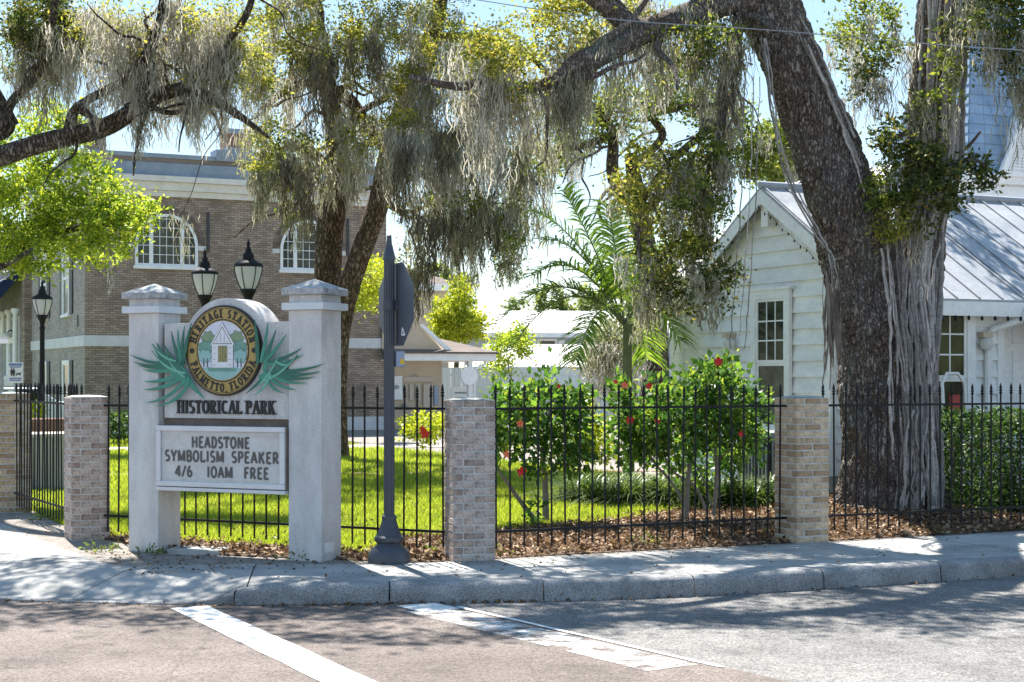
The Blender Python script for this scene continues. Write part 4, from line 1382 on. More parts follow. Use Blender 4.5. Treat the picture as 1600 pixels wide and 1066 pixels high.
dg.build('gable_wall', 'beige_wall', UW)
MB().prism([(1.02, 3.38), (1.2, 3.38), (2.2, 2.56), (1.98, 2.56)], .12, .2, WF).build('gable_board', 'white_trim', UW)
for (a0_, a1_, b0_, b1_, d, mt, nm) in ((.36, .66, .95, 1.72, .10, 'white_trim', 'meter_box'), (.70, 1.76, 1.53, 1.68, .08, 'beige_box', 'wiring_duct'), (.71, .84, 1.15, 1.45, .07, 'beige_box', 'meter_box'),
                                        (.92, 1.06, .92, 1.45, .07, 'beige_box', 'meter_box'), (1.14, 1.30, .92, 1.45, .07, 'beige_box', 'meter_box'), (1.40, 1.74, .68, 1.46, .09, 'beige_box', 'meter_box'), (1.78, 1.93, .76, 1.40, .10, 'box_bluegrey', 'meter_box')):
    MB().box(a0_, a1_, b0_, b1_, -.4, -.4 + d, WF).build(nm, mt, UW, bevel=.006)
MB().tube([(.46, .31, 1.36), (.46, .25, 1.36)], .07, 14).build('meter_dial', 'meter_grey', UW)
MB().tube([(.74, .36, .75), (.74, .24, .72)], .085, 12).build('meter_dial', 'meter_grey', UW)
MB().tube([(1.0, .37, 1.66), (1.05, .35, 1.76), (1.2, .35, 1.74), (1.25, .37, 1.6)], .012, 6).build('conduit', 'meter_grey', UW)
for x in (1.2, 1.5):
    MB().tube([(x, .36, 0), (x, .36, .95)], .03, 8).build('conduit', 'beige_box', UW)
MB().box(2.78, 2.93, -.2, -.05, 0, 2.22).build('porch_post', 'white_trim', UW)
MB().tube([(3.4, -.28, 2.3), (3.35, -.25, 2.1), (3.02, -.22, 1.95), (2.98, -.2, 1.7), (2.98, -.2, .1)], .045, 8).build('downspout', 'white_trim', UW)
MB().lathe([(.30, 0), (.30, .05)], 24).build('round_notice', 'white_trim', label='round white disc on the post under the brown shingle roof', cat='sign').matrix_world = Matrix.Translation(c0 + U * 2.75 + V * -.28 + Vector((0, 0, 1.72))) @ Matrix.Rotation(TH, 4, 'Z') @ Matrix.Rotation(R(90), 4, 'X')
nt_ = MB().box(-.42, .42, -.02, .02, .5, 1.35).build('notice_board', 'white_trim', label='small pale notice board by the white plank fence', cat='sign')
place(nt_, at(723, 587, 53).xy.to_3d(), TH)
for k in range(4):
    MB().box(-.3, .3, -.026, -.021, .62 + k * .17, .68 + k * .17).build('text_row', 'meter_grey', nt_)

far_roof = empty('tall_house', at(655, 587, 75).xy.to_3d(), TH, 'upper corner of a far building with brown hipped roof and white eaves', 'building')
MB().box(-6, 1.5, 0, 6, -.1, 6.0).build('wall', 'beige_wall', far_roof)
m = MB()
m.v = [(-6.5, -.5, 6.0), (2, -.5, 6.0), (2, 6.5, 6.0), (-6.5, 6.5, 6.0), (-4, 3, 7.3), (-.5, 3, 7.3)]
m.f = [(0, 1, 5, 4), (1, 2, 5), (2, 3, 4, 5), (3, 0, 4), (3, 2, 1, 0)]
m.build('roof', 'shingle_brown', far_roof)
MB().box(-6.5, 2, -.56, -.5, 5.7, 6.02).build('fascia', 'white_trim', far_roof)

def gable_house(loc, rz, w, d, h, rise, wallm, roofm, label, wins):
    root = empty('far_house', loc, rz, label, 'house')
    MB().box(0, w, 0, d, -.1, h).build('wall', wallm, root)
    m = MB()
    o = .45
    m.v = [(-o, -o, h), (w + o, -o, h), (w + o, d + o, h), (-o, d + o, h), (.5, d / 2, h + rise), (w - .9 * rise, d / 2, h + rise)]
    m.f = [(0, 1, 5, 4), (1, 2, 5), (2, 3, 4, 5), (3, 0, 4), (3, 2, 1, 0)]
    m.build('roof', roofm, root)
    MB().box(-o, w + o, -o - .04, -o, h - .22, h + .02).build('fascia', 'white_trim', root)
    for a, b0, ww, hh in wins:
        sash_window(root, WF, a, a + ww, b0, b0 + hh, 1, 1, 1, 'pane_far', c=.0, casing=.08, sill=False)
        for q in (-1, 1):
            x = a + ww / 2 + q * (ww / 2 + .3)
            MB().box(x - .16, x + .16, b0, b0 + hh, 0, .03, WF).build('shutter', 'white_trim', root)
    return root
gable_house(at(735, 587, 84).xy.to_3d(), R(4), 13, 8, 3.95, 1.35, 'pale_blue_wall', 'white_roof', 'pale blue-grey far house with a long bright white roof', [(1.3, 2.0, 1.3, 1.4), (3.6, 1.9, .9, 1.7), (6.5, 1.8, 1.0, 1.9), (8.4, 2.0, 1.0, 1.5)])
gable_house(at(742, 587, 70).xy.to_3d(), R(2), 7.2, 5, 2.1, 1.05, 'pale_blue_wall', 'white_roof', 'low far shed with white hipped roof behind the plank fence', [])

PF = empty('plank_fence', at(685, 587, 60).xy.to_3d(), R(3), 'long white vertical plank fence behind the park', 'fence')
plk = MB().box(-.062, .062, -.012, .012, .02, 2.03).build('plank', 'picket_white')
pd = plk.data
bpy.data.objects.remove(plk)
for k in range(64):
    o = bpy.data.objects.new('plank', pd)
    o.location = (k * .134, random.uniform(-.004, .004), 0)
    finish(o, PF)
for k in range(5):
    MB().box(k * 2.14 - .07, k * 2.14 + .07, -.05, .05, 0, 2.12).build('post', 'picket_white', PF)
for z in (.35, 1.7):
    MB().box(-.07, 8.6, .014, .06, z, z + .09).build('rail', 'picket_white', PF)

# ================================================================== WHITE COTTAGE
HX, HY = 4.7, 23.5
WH = empty('white_cottage', (HX, HY, 0), TH, 'white weatherboard cottage with gable, tall windows and metal roof', 'house')
APY, APZ, PT = 1.44, 4.58, .62                 # ridge position, wall apex height, pitch
def rake(y):
    return APZ - abs(y - APY) * PT
def weatherboards(W, a_of, z0, z1, step=.243, nm='board', c=0.0):
    z = z0
    while z < z1 - .02:
        t = min(z + step, z1)
        (p0, p1), (q0, q1) = a_of(z), a_of(t)
        if p1 - p0 > .05:
            vs = [W(p0, z, c + .050), W(p1, z, c + .050), W(q1, t, c + .008), W(q0, t, c + .008), W(p0, z, c), W(p1, z, c), W(q1, t, c), W(q0, t, c)]
            MB().add(vs, [(0, 1, 2, 3), (7, 6, 5, 4), (0, 4, 5, 1), (1, 5, 6, 2), (2, 6, 7, 3), (3, 7, 4, 0)]).build(nm, 'white_wood', WH)
        z = t
WG = lambda a, b, c: (-c, a, b)
GL = 4.14
wallp = [(0, -.1), (GL, -.1), (GL, rake(GL) - .02), (APY, APZ - .02), (0, rake(0) - .02)]
MB().prism(wallp, -.2, 0, WG).build('gable_wall', 'white_wood', WH)
def gable_a(z):
    lo = max(0.0, APY - (APZ - z) / PT)
    hi = min(GL, APY + (APZ - z) / PT)
    return (lo + .075 if lo == 0 else lo, max(hi, lo))
weatherboards(WG, gable_a, .25, APZ - .05)
MB().box(-.05, .075, .25, rake(0), -.04, .07, WG).build('corner_board', 'white_trim', WH)
MB().box(GL - .06, GL + .05, .25, rake(GL), -.04, .05, WG).build('corner_board', 'white_trim', WH)
# window in the gable wall
sash_window(WH, WG, 1.05, 1.83, .93, 2.92, 3, 3, 1, 'pane_dark', casing=.13, c=.05, pane_lo='pane_curtain')
MB().box(.88, 2.0, 3.05, 3.09, .03, .13, WG).build('drip_cap', 'white_trim', WH)
MB().box(APY - .09, APY + .09, APZ - .55, APZ - .12, .03, .20, WG).build('gable_block', 'white_trim', WH)
# street side walls
WS = lambda a, b, c: (a, -c, b)
MB().box(0, .4, 0, .2, -.1, rake(0)).build('side_wall', 'white_wood', WH)
weatherboards(WS, lambda z: (.055, .3), .25, 3.5)
RY = -1.2
WR = lambda a, b, c: (a, RY - c, b)
MB().box(.3, 2.1, RY, RY + .2, -.1, 2.95).build('street_wall', 'white_wood', WH)
MB().box(.3, .5, RY + .2, 0, -.1, 2.95).build('street_wall', 'white_wood', WH)
MB().box(2.1, 6.5, RY + .25, RY + .45, -.1, 2.95).build('street_wall', 'white_wood', WH)
weatherboards(WR, lambda z: (.31, 2.06), .25, 2.9)
sash_window(WH, WR, .55, 1.40, .72, 2.66, 3, 3, 1, 'pane_green_reflection', casing=.15, c=.05)
MB().box(2.02, 2.14, RY - .05, RY + .26, .2, 2.9).build('corner_board', 'white_trim', WH)
# door with panels in the recess
dr = MB().box(2.32, 3.3, RY + .18, RY + .25, .35, 2.62).build('door', 'white_trim', WH)
for x in (2.5, 2.95):
    for z0, z1 in ((.55, 1.3), (1.45, 2.1), (2.2, 2.45)):
        MB().box(x, x + .28, RY + .165, RY + .179, z0, z1).build('door_panel', 'white_wood', dr, bevel=.004)
MB().box(2.15, 2.3, RY + .13, RY + .25, .3, 2.8).build('door_frame', 'white_trim', WH)
# roof: two slopes, eave deeper to the right of the gable wing
def slope_piece(x0, x1, y_e, side, nm='roof'):
    t = .05
    m = MB()
    ze = APZ + .07 - abs(y_e - APY) * PT
    zr = APZ + .07
    m.v = [(x0, APY, zr), (x1, APY, zr), (x1, y_e, ze), (x0, y_e, ze), (x0, APY, zr - t), (x1, APY, zr - t), (x1, y_e, ze - t), (x0, y_e, ze - t)]
    m.f = [(0, 1, 2, 3), (7, 6, 5, 4), (0, 4, 5, 1), (1, 5, 6, 2), (2, 6, 7, 3), (3, 7, 4, 0)]
    r = m.build(nm, 'roof_metal', WH)
    x = x0 + .02
    while x < x1:
        s = MB()
        h = .028
        s.v = [(x, APY, zr), (x + .03, APY, zr), (x + .03, y_e, ze), (x, y_e, ze), (x, APY, zr + h), (x + .03, APY, zr + h), (x + .03, y_e, ze + h), (x, y_e, ze + h)]
        s.f = [(0, 1, 2, 3), (7, 6, 5, 4), (0, 4, 5, 1), (1, 5, 6, 2), (2, 6, 7, 3), (3, 7, 4, 0)]
        s.build('seam', 'roof_metal', r)
        x += .42
    return ze
EO = .27
slope_piece(-EO, .15, -.27, -1)
ze = slope_piece(.15, 2.35, -1.52, -1)
slope_piece(2.35, 7.5, -2.2, -1)
slope_piece(-EO, 7.5, GL + .3, 1)
MB().tube([(-EO - .02, APY, APZ + .09), (7.5, APY, APZ + .09)], .06, 8).build('ridge_cap', 'roof_metal', WH)
for y_e in (-.27, GL + .3):
    zE = APZ + .015 - abs(y_e - APY) * PT
    MB().prism([(APY, APZ + .02), (y_e, zE), (y_e, zE - .20), (APY, APZ - .20)], .24, .275, WG).build('rake_board', 'white_trim', WH)
MB().box(.15, 2.35, -1.53, -1.49, ze - .24, ze - .035).build('fascia', 'white_trim', WH)
MB().box(2.35, 7.5, -2.22, -2.17, 2.36, 2.50).build('fascia', 'white_trim', WH)
MB().box(.2, 2.3, -1.49, RY, ze - .22, ze - .20).build('soffit', 'white_trim', WH)
# downspout, lights, string of bulbs, stair rail
MB().tube([(2.28, -1.60, ze - .12), (2.22, -1.5, ze - .28), (1.86, -1.32, ze - .42), (1.80, -1.28, ze - .52), (1.80, -1.28, 1.02), (1.74, -1.32, .92), (1.55, -1.44, .80), (1.52, -1.46, .7), (1.52, -1.46, .4)], .05, 8).build('downspout', 'white_trim', WH, smooth=True)
def wall_light(x, y, z, vert):
    l = MB().box(x - .09, x + .09, y - .06, y + .06, z, z + .08).build('wall_light', 'beige_wall', WH)
    MB().lathe([(.02, .0), (.085, -.03), (.10, -.10), (.07, -.17), (.01, -.19)], 14, c=(x - .02, y - .05, z)).build('globe', 'lamp_glass', l, smooth=True)
wall_light(1.72, RY - .12, 2.28, 0)
wall_light(-.12, 2.55, 2.33, 0)
cord = MB()
pts = []
for k in range(34):
    f = k / 33
    y = -.25 + f * (APY + .25)
    pts.append((-.30, y, rake(y) - .22 - .035 * abs(math.sin(f * 12))))
for k in range(20):
    f = k / 19
    y = APY + f * 1.3
    pts.append((-.30, y, rake(y) - .22 - .035 * abs(math.sin(f * 8))))
cl = cord.tube(pts, .005, 5).build('light_string', 'iron', WH)
for k in range(0, len(pts), 3):
    p = pts[k]
    MB().lathe([(.006, 0), (.011, -.015), (.012, -.035), (.003, -.05)], 7, c=p).build('bulb', 'iron', cl)
for k in range(9):
    x = .25 + k * .24
    MB().lathe([(.01, 0), (.02, -.02), (.022, -.05), (.004, -.07)], 7, c=(x, -1.55, ze - .235)).build('bulb', 'iron', cl)
sr = empty('stair_rail', G(*toG(Vector((HX, HY, 0)) + U * 1.4 + V * -1.95)), TH, 'white sloping stair handrail by the cottage door', 'railing')
m = MB()
m.tube([(-.1, 0, .62), (1.5, 0, 1.5)], .05, 6).build('handrail', 'white_trim', sr)
MB().tube([(-.1, 0, .15), (1.5, 0, 1.0)], .035, 6).build('lower_rail', 'white_trim', sr)
for k in range(9):
    x = .02 + k * .18
    MB().box(x - .018, x + .018, -.018, .018, .2 + x * .52, .66 + x * .55).build('baluster', 'white_trim', sr)
MB().box(-.16, -.06, -.05, .05, -.02, .75).build('post', 'white_trim', sr)
MB().box(1.48, 1.58, -.05, .05, -.02, 1.6).build('post', 'white_trim', sr)
# back wing of the cottage
MB().box(.6, 3.2, GL - .2, 5.5, -.1, 3.2).build('back_wall', 'white_wood', WH)
for k in range(12):
    MB().box(.575, .6, GL - .2, 5.5, .2 + k * .24, .2 + k * .24 + .225).build('board', 'white_wood', WH)
m = MB()
m.v = [(.2, 2.2, 3.15), (.2, 5.8, 3.15), (3.1, 5.8, 5.3), (3.1, 2.2, 5.3), (6, 2.2, 3.15), (6, 5.8, 3.15)]
m.f = [(0, 1, 2, 3), (3, 2, 5, 4), (0, 3, 4), (1, 5, 2)]
br = m.build('back_roof', 'roof_metal', WH)
for k in range(7):
    y = 2.5 + k * .5
    s = MB()
    s.v = [(.2, y, 3.15), (.2, y + .03, 3.15), (3.1, y + .03, 5.3), (3.1, y, 5.3), (.2, y, 3.19), (.2, y + .03, 3.19), (3.1, y + .03, 5.34), (3.1, y, 5.34)]
    s.f = [(0, 1, 2, 3), (7, 6, 5, 4), (0, 4, 5, 1), (1, 5, 6, 2), (2, 6, 7, 3), (3, 7, 4, 0)]
    s.build('seam', 'roof_metal', br)
# chair on the porch side, air conditioner
cr = empty('garden_chair', Vector((HX, HY, 0)) + U * .98 + V * -1.75, TH, 'white framed chair with red seat and back under the cottage window', 'chair')
for q in (-1, 1):
    MB().tube([(q * .22, -.2, 0), (q * .22, -.2, .9), (q * .22, .0, .95), (q * .22, .18, .9), (q * .22, .22, 0)], .02, 6).build('side_frame', 'white_trim', cr)
MB().tube([(-.2, .2, .8), (-.2, .26, 1.62), (-.1, .28, 1.76), (.1, .28, 1.76), (.2, .26, 1.62), (.2, .2, .8)], .025, 8).build('back_frame', 'white_trim', cr, smooth=True)
MB().box(-.085, .085, .22, .25, .85, 1.46).build('backrest', 'chair_red', cr)
MB().box(-.2, .2, -.2, .2, .72, .77).build('seat', 'chair_red', cr)

AC = empty('air_conditioner', at(1208, 770, 23.2).xy.to_3d(), TH, 'grey slatted air conditioner unit behind the second hibiscus', 'air conditioner')
MB().box(-.34, .34, -.34, .34, .06, .84).build('core', 'ac_dark', AC)
MB().box(-.38, .38, -.38, .38, .84, .92).build('lid', 'ac_grey', AC, bevel=.015)
MB().box(-.38, .38, -.38, .38, .0, .07).build('base', 'ac_grey', AC)
for s in range(4):
    for k in range(9):
        t = -.35 + k * .0875
        x, y = ((t, -.36), (.36, t), (t, .36), (-.36, t))[s]
        MB().box(x - .014, x + .014, y - .014, y + .014, .07, .84).build('slat', 'ac_grey', AC)

# steeple behind the cottage
ST = empty('steeple', at(1513, 587, 31).xy.to_3d(), TH, 'white boarded tower with steep blue-grey metal shingle roof and louvred dormer', 'tower')
SW_ = 2.5
MB().box(0, SW_, 0, SW_, -.1, 5.5).build('tower_wall', 'white_wood', ST)
for k in range(9):
    MB().box(-.0, SW_, -.03, 0, 3.3 + k * .24, 3.3 + k * .24 + .225).build('board', 'white_wood', ST)
MB().box(-.12, SW_ + .12, -.12, SW_ + .12, 5.48, 5.66).build('eave', 'white_trim', ST)
AZ = 11.5
rows = 24
for face in range(4):
    M4 = Matrix.Translation((SW_ / 2, SW_ / 2, 0)) @ Matrix.Rotation(face * math.pi / 2, 4, 'Z')
    for r in range(rows):
        z0, z1 = 5.66 + r * .20, 5.66 + (r + 1) * .20
        h0 = (SW_ / 2 + .08) * (AZ - z0) / (AZ - 5.66)
        h1 = (SW_ / 2 + .08) * (AZ - z1) / (AZ - 5.66)
        if face in (0, 3):
            n = 6
            for c in range(n):
                m = MB()
                e = .004
                x0, x1 = -h0 + 2 * h0 * c / n + e, -h0 + 2 * h0 * (c + 1) / n - e
                u0, u1 = -h1 + 2 * h1 * c / n + e, -h1 + 2 * h1 * (c + 1) / n - e
                m.add([M4 @ Vector(p) for p in ((x0, -h0 - .022, z0), (x1, -h0 - .022, z0), (u1, -h1 - .004, z1), (u0, -h1 - .004, z1), (x0, -h0, z0), (x1, -h0, z0), (u1, -h1 + .015, z1), (u0, -h1 + .015, z1))],
                      [(0, 1, 2, 3), (0, 4, 5, 1), (1, 5, 6, 2), (3, 7, 4, 0)])
                m.build('shingle', 'shingle_metal', ST, fix=False)
m = MB()
hb = SW_ / 2 + .07
m.v = [(SW_ / 2 - hb, SW_ / 2 - hb, 5.66), (SW_ / 2 + hb, SW_ / 2 - hb, 5.66), (SW_ / 2 + hb, SW_ / 2 + hb, 5.66), (SW_ / 2 - hb, SW_ / 2 + hb, 5.66), (SW_ / 2, SW_ / 2, AZ)]
m.f = [(0, 1, 4), (1, 2, 4), (2, 3, 4), (3, 0, 4)]
m.build('spire_core', 'shingle_metal', ST)
dx = SW_ / 2
MB().prism([(dx - .52, 5.66), (dx + .52, 5.66), (dx, 6.85)], -.5, .16, WS).build('dormer', 'white_wood', ST)
for s in (-1, 1):
    MB().prism([(dx + s * .66, 5.62), (dx + s * .53, 5.62), (dx - s * .01, 6.86), (dx, 7.05)], .14, .24, WS).build('dormer_trim', 'white_trim', ST)
MB().box(dx - .5, dx + .5, -.2, -.16, 5.62, 5.72).build('dormer_trim', 'white_trim', ST)
for k in range(14):
    z = 5.76 + k * .06
    hw = .38 * (1 - (z - 5.76) / .95)
    if hw > .03:
        MB().box(dx - hw, dx + hw, -.19, -.16, z, z + .035).build('louvre', 'white_trim', ST)

# ================================================================== SMALL THINGS AT THE LEFT
bn = empty('bin_enclosure', at(64, 765, 24.3).xy.to_3d(), TH, 'beige slatted bin enclosure behind the left fence panel', 'bin')
for s in range(4):
    for k in range(10):
        t = -.42 + k * .0935
        x, y = ((t, -.45), (.45, t), (t, .45), (-.45, t))[s]
        MB().box(x - .04, x + .04, y - .015 if s % 2 == 0 else y - .04, y + .015 if s % 2 == 0 else y + .04, .02, .80).build('slat', 'bin_beige', bn) if s % 2 == 0 else MB().box(x - .015, x + .015, y - .04, y + .04, .02, .80).build('slat', 'bin_beige', bn)
MB().box(-.48, .48, -.48, .48, .80, .86).build('lid', 'bin_beige', bn, bevel=.01)
MB().box(-.42, .42, -.42, .42, .03, .78).build('liner', 'bin_beige', bn)
bk = MB().cbox(-.7, .7, -.2, .2, 0, .75, .02).build('brick_planter', 'red_brick_plain', label='low red brick planter wall beyond the left fence', cat='planter')
place(bk, at(58, 587, 31).xy.to_3d() + Vector((0, 0, .15)), TH)

ns = empty('pet_sign', at(24, 587, 33).xy.to_3d(), R(20), 'white pet notice sign with walking figures on a post', 'sign')
MB().tube([(0, .03, 0), (0, .03, 2.0)], .025, 8).build('post', 'meter_grey', ns)
pl = MB().box(-.155, .155, -.006, .006, 1.58, 2.0).build('plate', 'white_trim', ns, bevel=.002)
for z0, z1, w in ((1.935, 1.98, .13), (1.895, 1.92, .11), (1.66, 1.685, .12), (1.62, 1.645, .12)):
    MB().box(-w, w, -.010, -.0065, z0, z1).build('print_row', 'sign_blue', pl)
for x in (-.075, -.03):
    MB().lathe([(.012, 1.72), (.018, 1.76), (.024, 1.80), (.026, 1.835), (.008, 1.845), (.015, 1.855), (.012, 1.875), (.003, 1.88)], 8, c=(x, -.008, 0)).build('figure', 'shutter', pl)
MB().prism([(.01, 1.725), (.02, 1.725), (.03, 1.75), (.075, 1.75), (.085, 1.725), (.095, 1.725), (.10, 1.765), (.125, 1.785), (.12, 1.80), (.09, 1.785), (.03, 1.78), (.01, 1.765)], .0065, .010, WS).build('figure', 'shutter', pl)

cv = empty('parked_van', at(12, 587, 41).xy.to_3d(), R(25), 'pale blue-white vehicle roof and window showing past the left fence', 'car')
m = MB()
prof = [(-2.0, .35), (2.0, .35), (2.05, .8), (1.9, 1.0), (1.1, 1.08), (.65, 1.42), (-1.75, 1.45), (-2.05, .95)]
m.prism(prof, -.85, .85, WF)
m.build('body', 'car_paint', cv, bevel=.05)
for a in ((-1.65, -.95), (-.85, -.1), (0, .62)):
    MB().prism([(a[0], 1.02), (a[1] + .08, 1.02), (a[1], 1.36), (a[0] + .03, 1.36)], .84, .862, WF).build('window', 'pane_dark', cv)
for x in (-1.3, 1.3):
    w = MB().tube([(x, -.88, .32), (x, -.62, .32)], .32, 20).build('wheel', 'iron', cv)
    MB().tube([(x, -.895, .32), (x, -.85, .32)], .18, 14).build('rim', 'aluminium', w)

sc_ = empty('security_camera', at(4, 537, 30), R(-40), 'white security camera on a pole at the left edge', 'camera')
MB().tube([(-.05, 0, -2.3), (-.05, 0, .05)], .05, 10).build('pole', 'meter_grey', sc_)
MB().box(-.04, .26, -.05, .05, .0, .09).build('housing', 'white_trim', sc_, bevel=.01)
MB().box(-.04, .29, -.065, .065, .095, .11).build('sunshield', 'white_trim', sc_)

# overhead cable
cab = MB().tube([tuple(v) for v in spline([at(560, -30, 16.0), at(930, 27, 16.2), at(1200, 47, 16.5), at(1511, 73, 16.9), at(1900, 95, 17.4)], 8)], .005, 5)
cab.build('overhead_cable', 'wire', label='thin grey cable strung across the top of the picture', cat='cable')

# ================================================================== TREES
class Tree:
    def __init__(self, name, label, base, bark, cat='tree', group=None):
        self.root = empty(name, base, 0, label, cat, group)
        self.base = Vector(base)
        self.bark = bark
        self.nodes, self.rad = [], []
        self.limbs = MB()
        self.twigs = MB()
        self.leaves = {}
        self.mossv = {}

    def loc(self, p):
        return Vector(p) - self.base

    def limb(self, pts, rad, n=14, sub=6, rough=.04, own=None, seed=1, furrow=0.0, fs=8.0):
        """main limb through world points with matching radii"""
        P = spline([tuple(p) + (r,) for p, r in zip(pts, rad)], sub)
        rr = random.Random(seed)
        m = MB()
        m.tube([self.loc(p[:3]) for p in P], [float(p[3]) for p in P], n)
        # uneven trunk surface
        cen = [self.loc(p[:3]) for p in P]
        ph = [rr.uniform(0, 6.28) for _ in range(6)]
        nv = []
        for i, v in enumerate(m.v):
            k, j = divmod(i, n)
            a = 2 * math.pi * j / n
            if k < len(P):
                s = 1 + rough * (math.sin(2 * a + ph[0] + k * .10) + .7 * math.sin(3 * a + ph[1] - k * .13) + .6 * math.sin(5 * a + ph[2] + k * .17)) + rr.uniform(-rough, rough) * .5
                c = cen[k]
                nv.append(tuple(c + (Vector(v) - c) * s))
            else:
                nv.append(v)
        m.v = nv
        if furrow:
            from mathutils import noise as mn
            out = []
            for i, v in enumerate(m.v):
                k = i // n
                if k >= len(P):
                    out.append(v)
                    continue
                p = Vector(v)
                q = Vector((p.x * fs, p.y * fs, p.z * fs * .27))
                q += mn.noise_vector(q * .7) * .55
                dd = mn.voronoi(q)[0]
                e = min(1.0, (dd[1] - dd[0]) * 2.4)
                f_ = furrow * (e ** .6 - .75) + furrow * .5 * mn.noise(q * 2.6)
                c = cen[k]
                dr = p - c
                dr.normalize()
                out.append(tuple(p + dr * f_))
            m.v = out
        if own:
            m.build(own, self.bark, self.root, smooth=True)
        else:
            self.limbs.add(m.v, m.f)
        for p in P:
            self.nodes.append(np.array(p[:3]))
            self.rad.append(float(p[3]))

    def clump(self, px, py, Y, rx, ry, rd, tips, leaves, size, mat, moss=0, mlen=.8, mmat='moss', spread=.34, strands=64, mw=.0095, fine=1.5):
        """twig tips filling an ellipsoid (photo position and radii in photo pixels, rd metres deep)"""
        c = at(px, py, Y)
        tips = int(tips * fine)
        q = rng.normal(size=(tips, 3))
        q /= np.linalg.norm(q, axis=1, keepdims=True)
        q *= rng.uniform(.08, 1, (tips, 1)) ** .45
        T = np.array(c)[None] + q * np.array([rx / FPX * Y, rd, ry / FPX * Y])[None]
        N = np.array(self.nodes)
        d = np.linalg.norm(T[:, None] - N[None], axis=2).min(1)
        T = T[np.argsort(d)]
        ends = []
        for t in T:
            N = np.array(self.nodes)
            dd = np.linalg.norm(N - t, axis=1) + 0.35 * np.maximum(N[:, 2] - t[2], 0)
            i = int(dd.argmin())
            s = N[i]
            L = np.linalg.norm(t - s)
            r0 = min(self.rad[i] * .6, .012 + .016 * L)
            pts, k = [], max(3, min(7, int(L / .3) + 2))
            j = rng.normal(size=(k + 1, 3)) * .07 * L
            for a in range(k + 1):
                f = a / k
                p = s * (1 - f) + t * f + j[a] * math.sin(f * math.pi) + np.array([0, 0, .12 * L * math.sin(f * math.pi)])
                pts.append(p)
            rads = [r0 * (1 - .7 * a / k) for a in range(k + 1)]
            self.twigs.tube([self.loc(p) for p in pts], rads, 5, cap=False)
            for p, r in list(zip(pts, rads))[1:]:
                self.nodes.append(p)
                self.rad.append(r)
            ends += pts[max(1, k - 2):]
        E = np.array(ends)
        if leaves:
            n = leaves * tips
            idx = rng.integers(0, len(E), n)
            C = E[idx] + rng.normal(size=(n, 3)) * spread * .62 * np.array([1, 1, .7]) * rng.uniform(.3, 1, (n, 1))
            C -= np.array(self.base)[None]
            self.leaves.setdefault(mat, []).append(leaf_arrays(C, size * rng.uniform(.45, 1.4, n), .5, .2, .14))
        if moss:
            anc = E[rng.integers(0, len(E), max(1, moss // 3))]
            pts_ = anc[rng.integers(0, len(anc), moss)] + rng.normal(size=(moss, 3)) * np.array([.16, .16, .05]) * (mlen ** .5)
            self.moss_at(pts_, mlen, mmat, strands, mw)

    def branchy(self, px0, px1, py0, py1, n, length, rmin=.05):
        """crooked side branches off the limbs inside a photo window"""
        cand = []
        for p, r in zip(self.nodes, self.rad):
            x, y = 800 + p[0] / p[1] * FPX, 587 - (p[2] - H) / p[1] * FPX
            if px0 < x < px1 and py0 < y < py1 and r >= rmin:
                cand.append((p, r))
        for _ in range(n if cand else 0):
            p, r = cand[rng.integers(0, len(cand))]
            d = rng.normal(size=3) * np.array([1, .35, .7])
            d /= np.linalg.norm(d)
            L = length * rng.uniform(.5, 1.2)
            pts = [p]
            for k in range(6):
                d = d + rng.normal(size=3) * np.array([.38, .2, .38])
                d /= np.linalg.norm(d)
                pts.append(pts[-1] + d * L / 6)
            r0 = min(max(r * .45, .016), .055)
            self.limb([Vector(q) for q in pts], [r0 * (1 - .12 * k) for k in range(7)], 7, 3, .06)

    def moss_at(self, pts, mlen, mmat='moss', strands=46, mw=.014):
        for p in pts:
            Lm = mlen * rng.choice([.3, .45, .6, .8, 1.0, 1.25]) * rng.uniform(.85, 1.15)
            n = int(strands * 1.25 * rng.uniform(.5, 1.1) * (.5 + .5 * min(Lm / mlen, 1)))
            r = .035 + .05 * Lm * rng.uniform(.6, 1.7)
            off = rng.normal(size=(n, 3)) * np.array([r, r, 0])
            drop = Lm * rng.uniform(0, .85, n) ** 1.35
            off[:, :2] *= (1 - .55 * drop / Lm)[:, None]
            sway = rng.normal(size=2) * .10
            off[:, :2] += sway[None] * drop[:, None]
            P0 = np.array(p)[None] + off - np.array(self.base)[None]
            P0[:, 2] -= drop
            L = np.minimum(Lm * rng.uniform(.10, .42, n), Lm * 1.05 - drop)
            lean = -off * np.array([.35, .35, 0]) * (L / Lm)[:, None] + rng.normal(size=(n, 3)) * np.array([.09, .09, 0]) * L[:, None]
            self.mossv.setdefault(mmat, []).append(strand_arrays(P0, L, mw * rng.uniform(.5, 1.4, n), 6, .17, lean))

    def near(self, px0, px1, py0, py1, n, rmin=0.0):
        """points on branches inside a photo window"""
        out = []
        for p, r in zip(self.nodes, self.rad):
            x, y = 800 + p[0] / p[1] * FPX, 587 - (p[2] - H) / p[1] * FPX
            if px0 < x < px1 and py0 < y < py1 and r >= rmin:
                out.append(p)
        if not out:
            return []
        return [out[i] + rng.normal(size=3) * .05 for i in rng.integers(0, len(out), n)]

    def done(self, trunk='trunk'):
        if self.limbs.v:
            self.limbs.build(trunk, self.bark, self.root, smooth=True, fix=False)
        if self.twigs.v:
            self.twigs.build('twigs', 'twig', self.root, smooth=True, fix=False, kind='stuff')
        for k, (mt, arrs) in enumerate(self.leaves.items()):
            v, f = joined(arrs)
            raw('crown', v, f, mt, self.root, kind='stuff')
        for mt, arrs in self.mossv.items():
            v, f = joined(arrs)
            raw('hanging_moss', v, f, mt, self.root, kind='stuff')

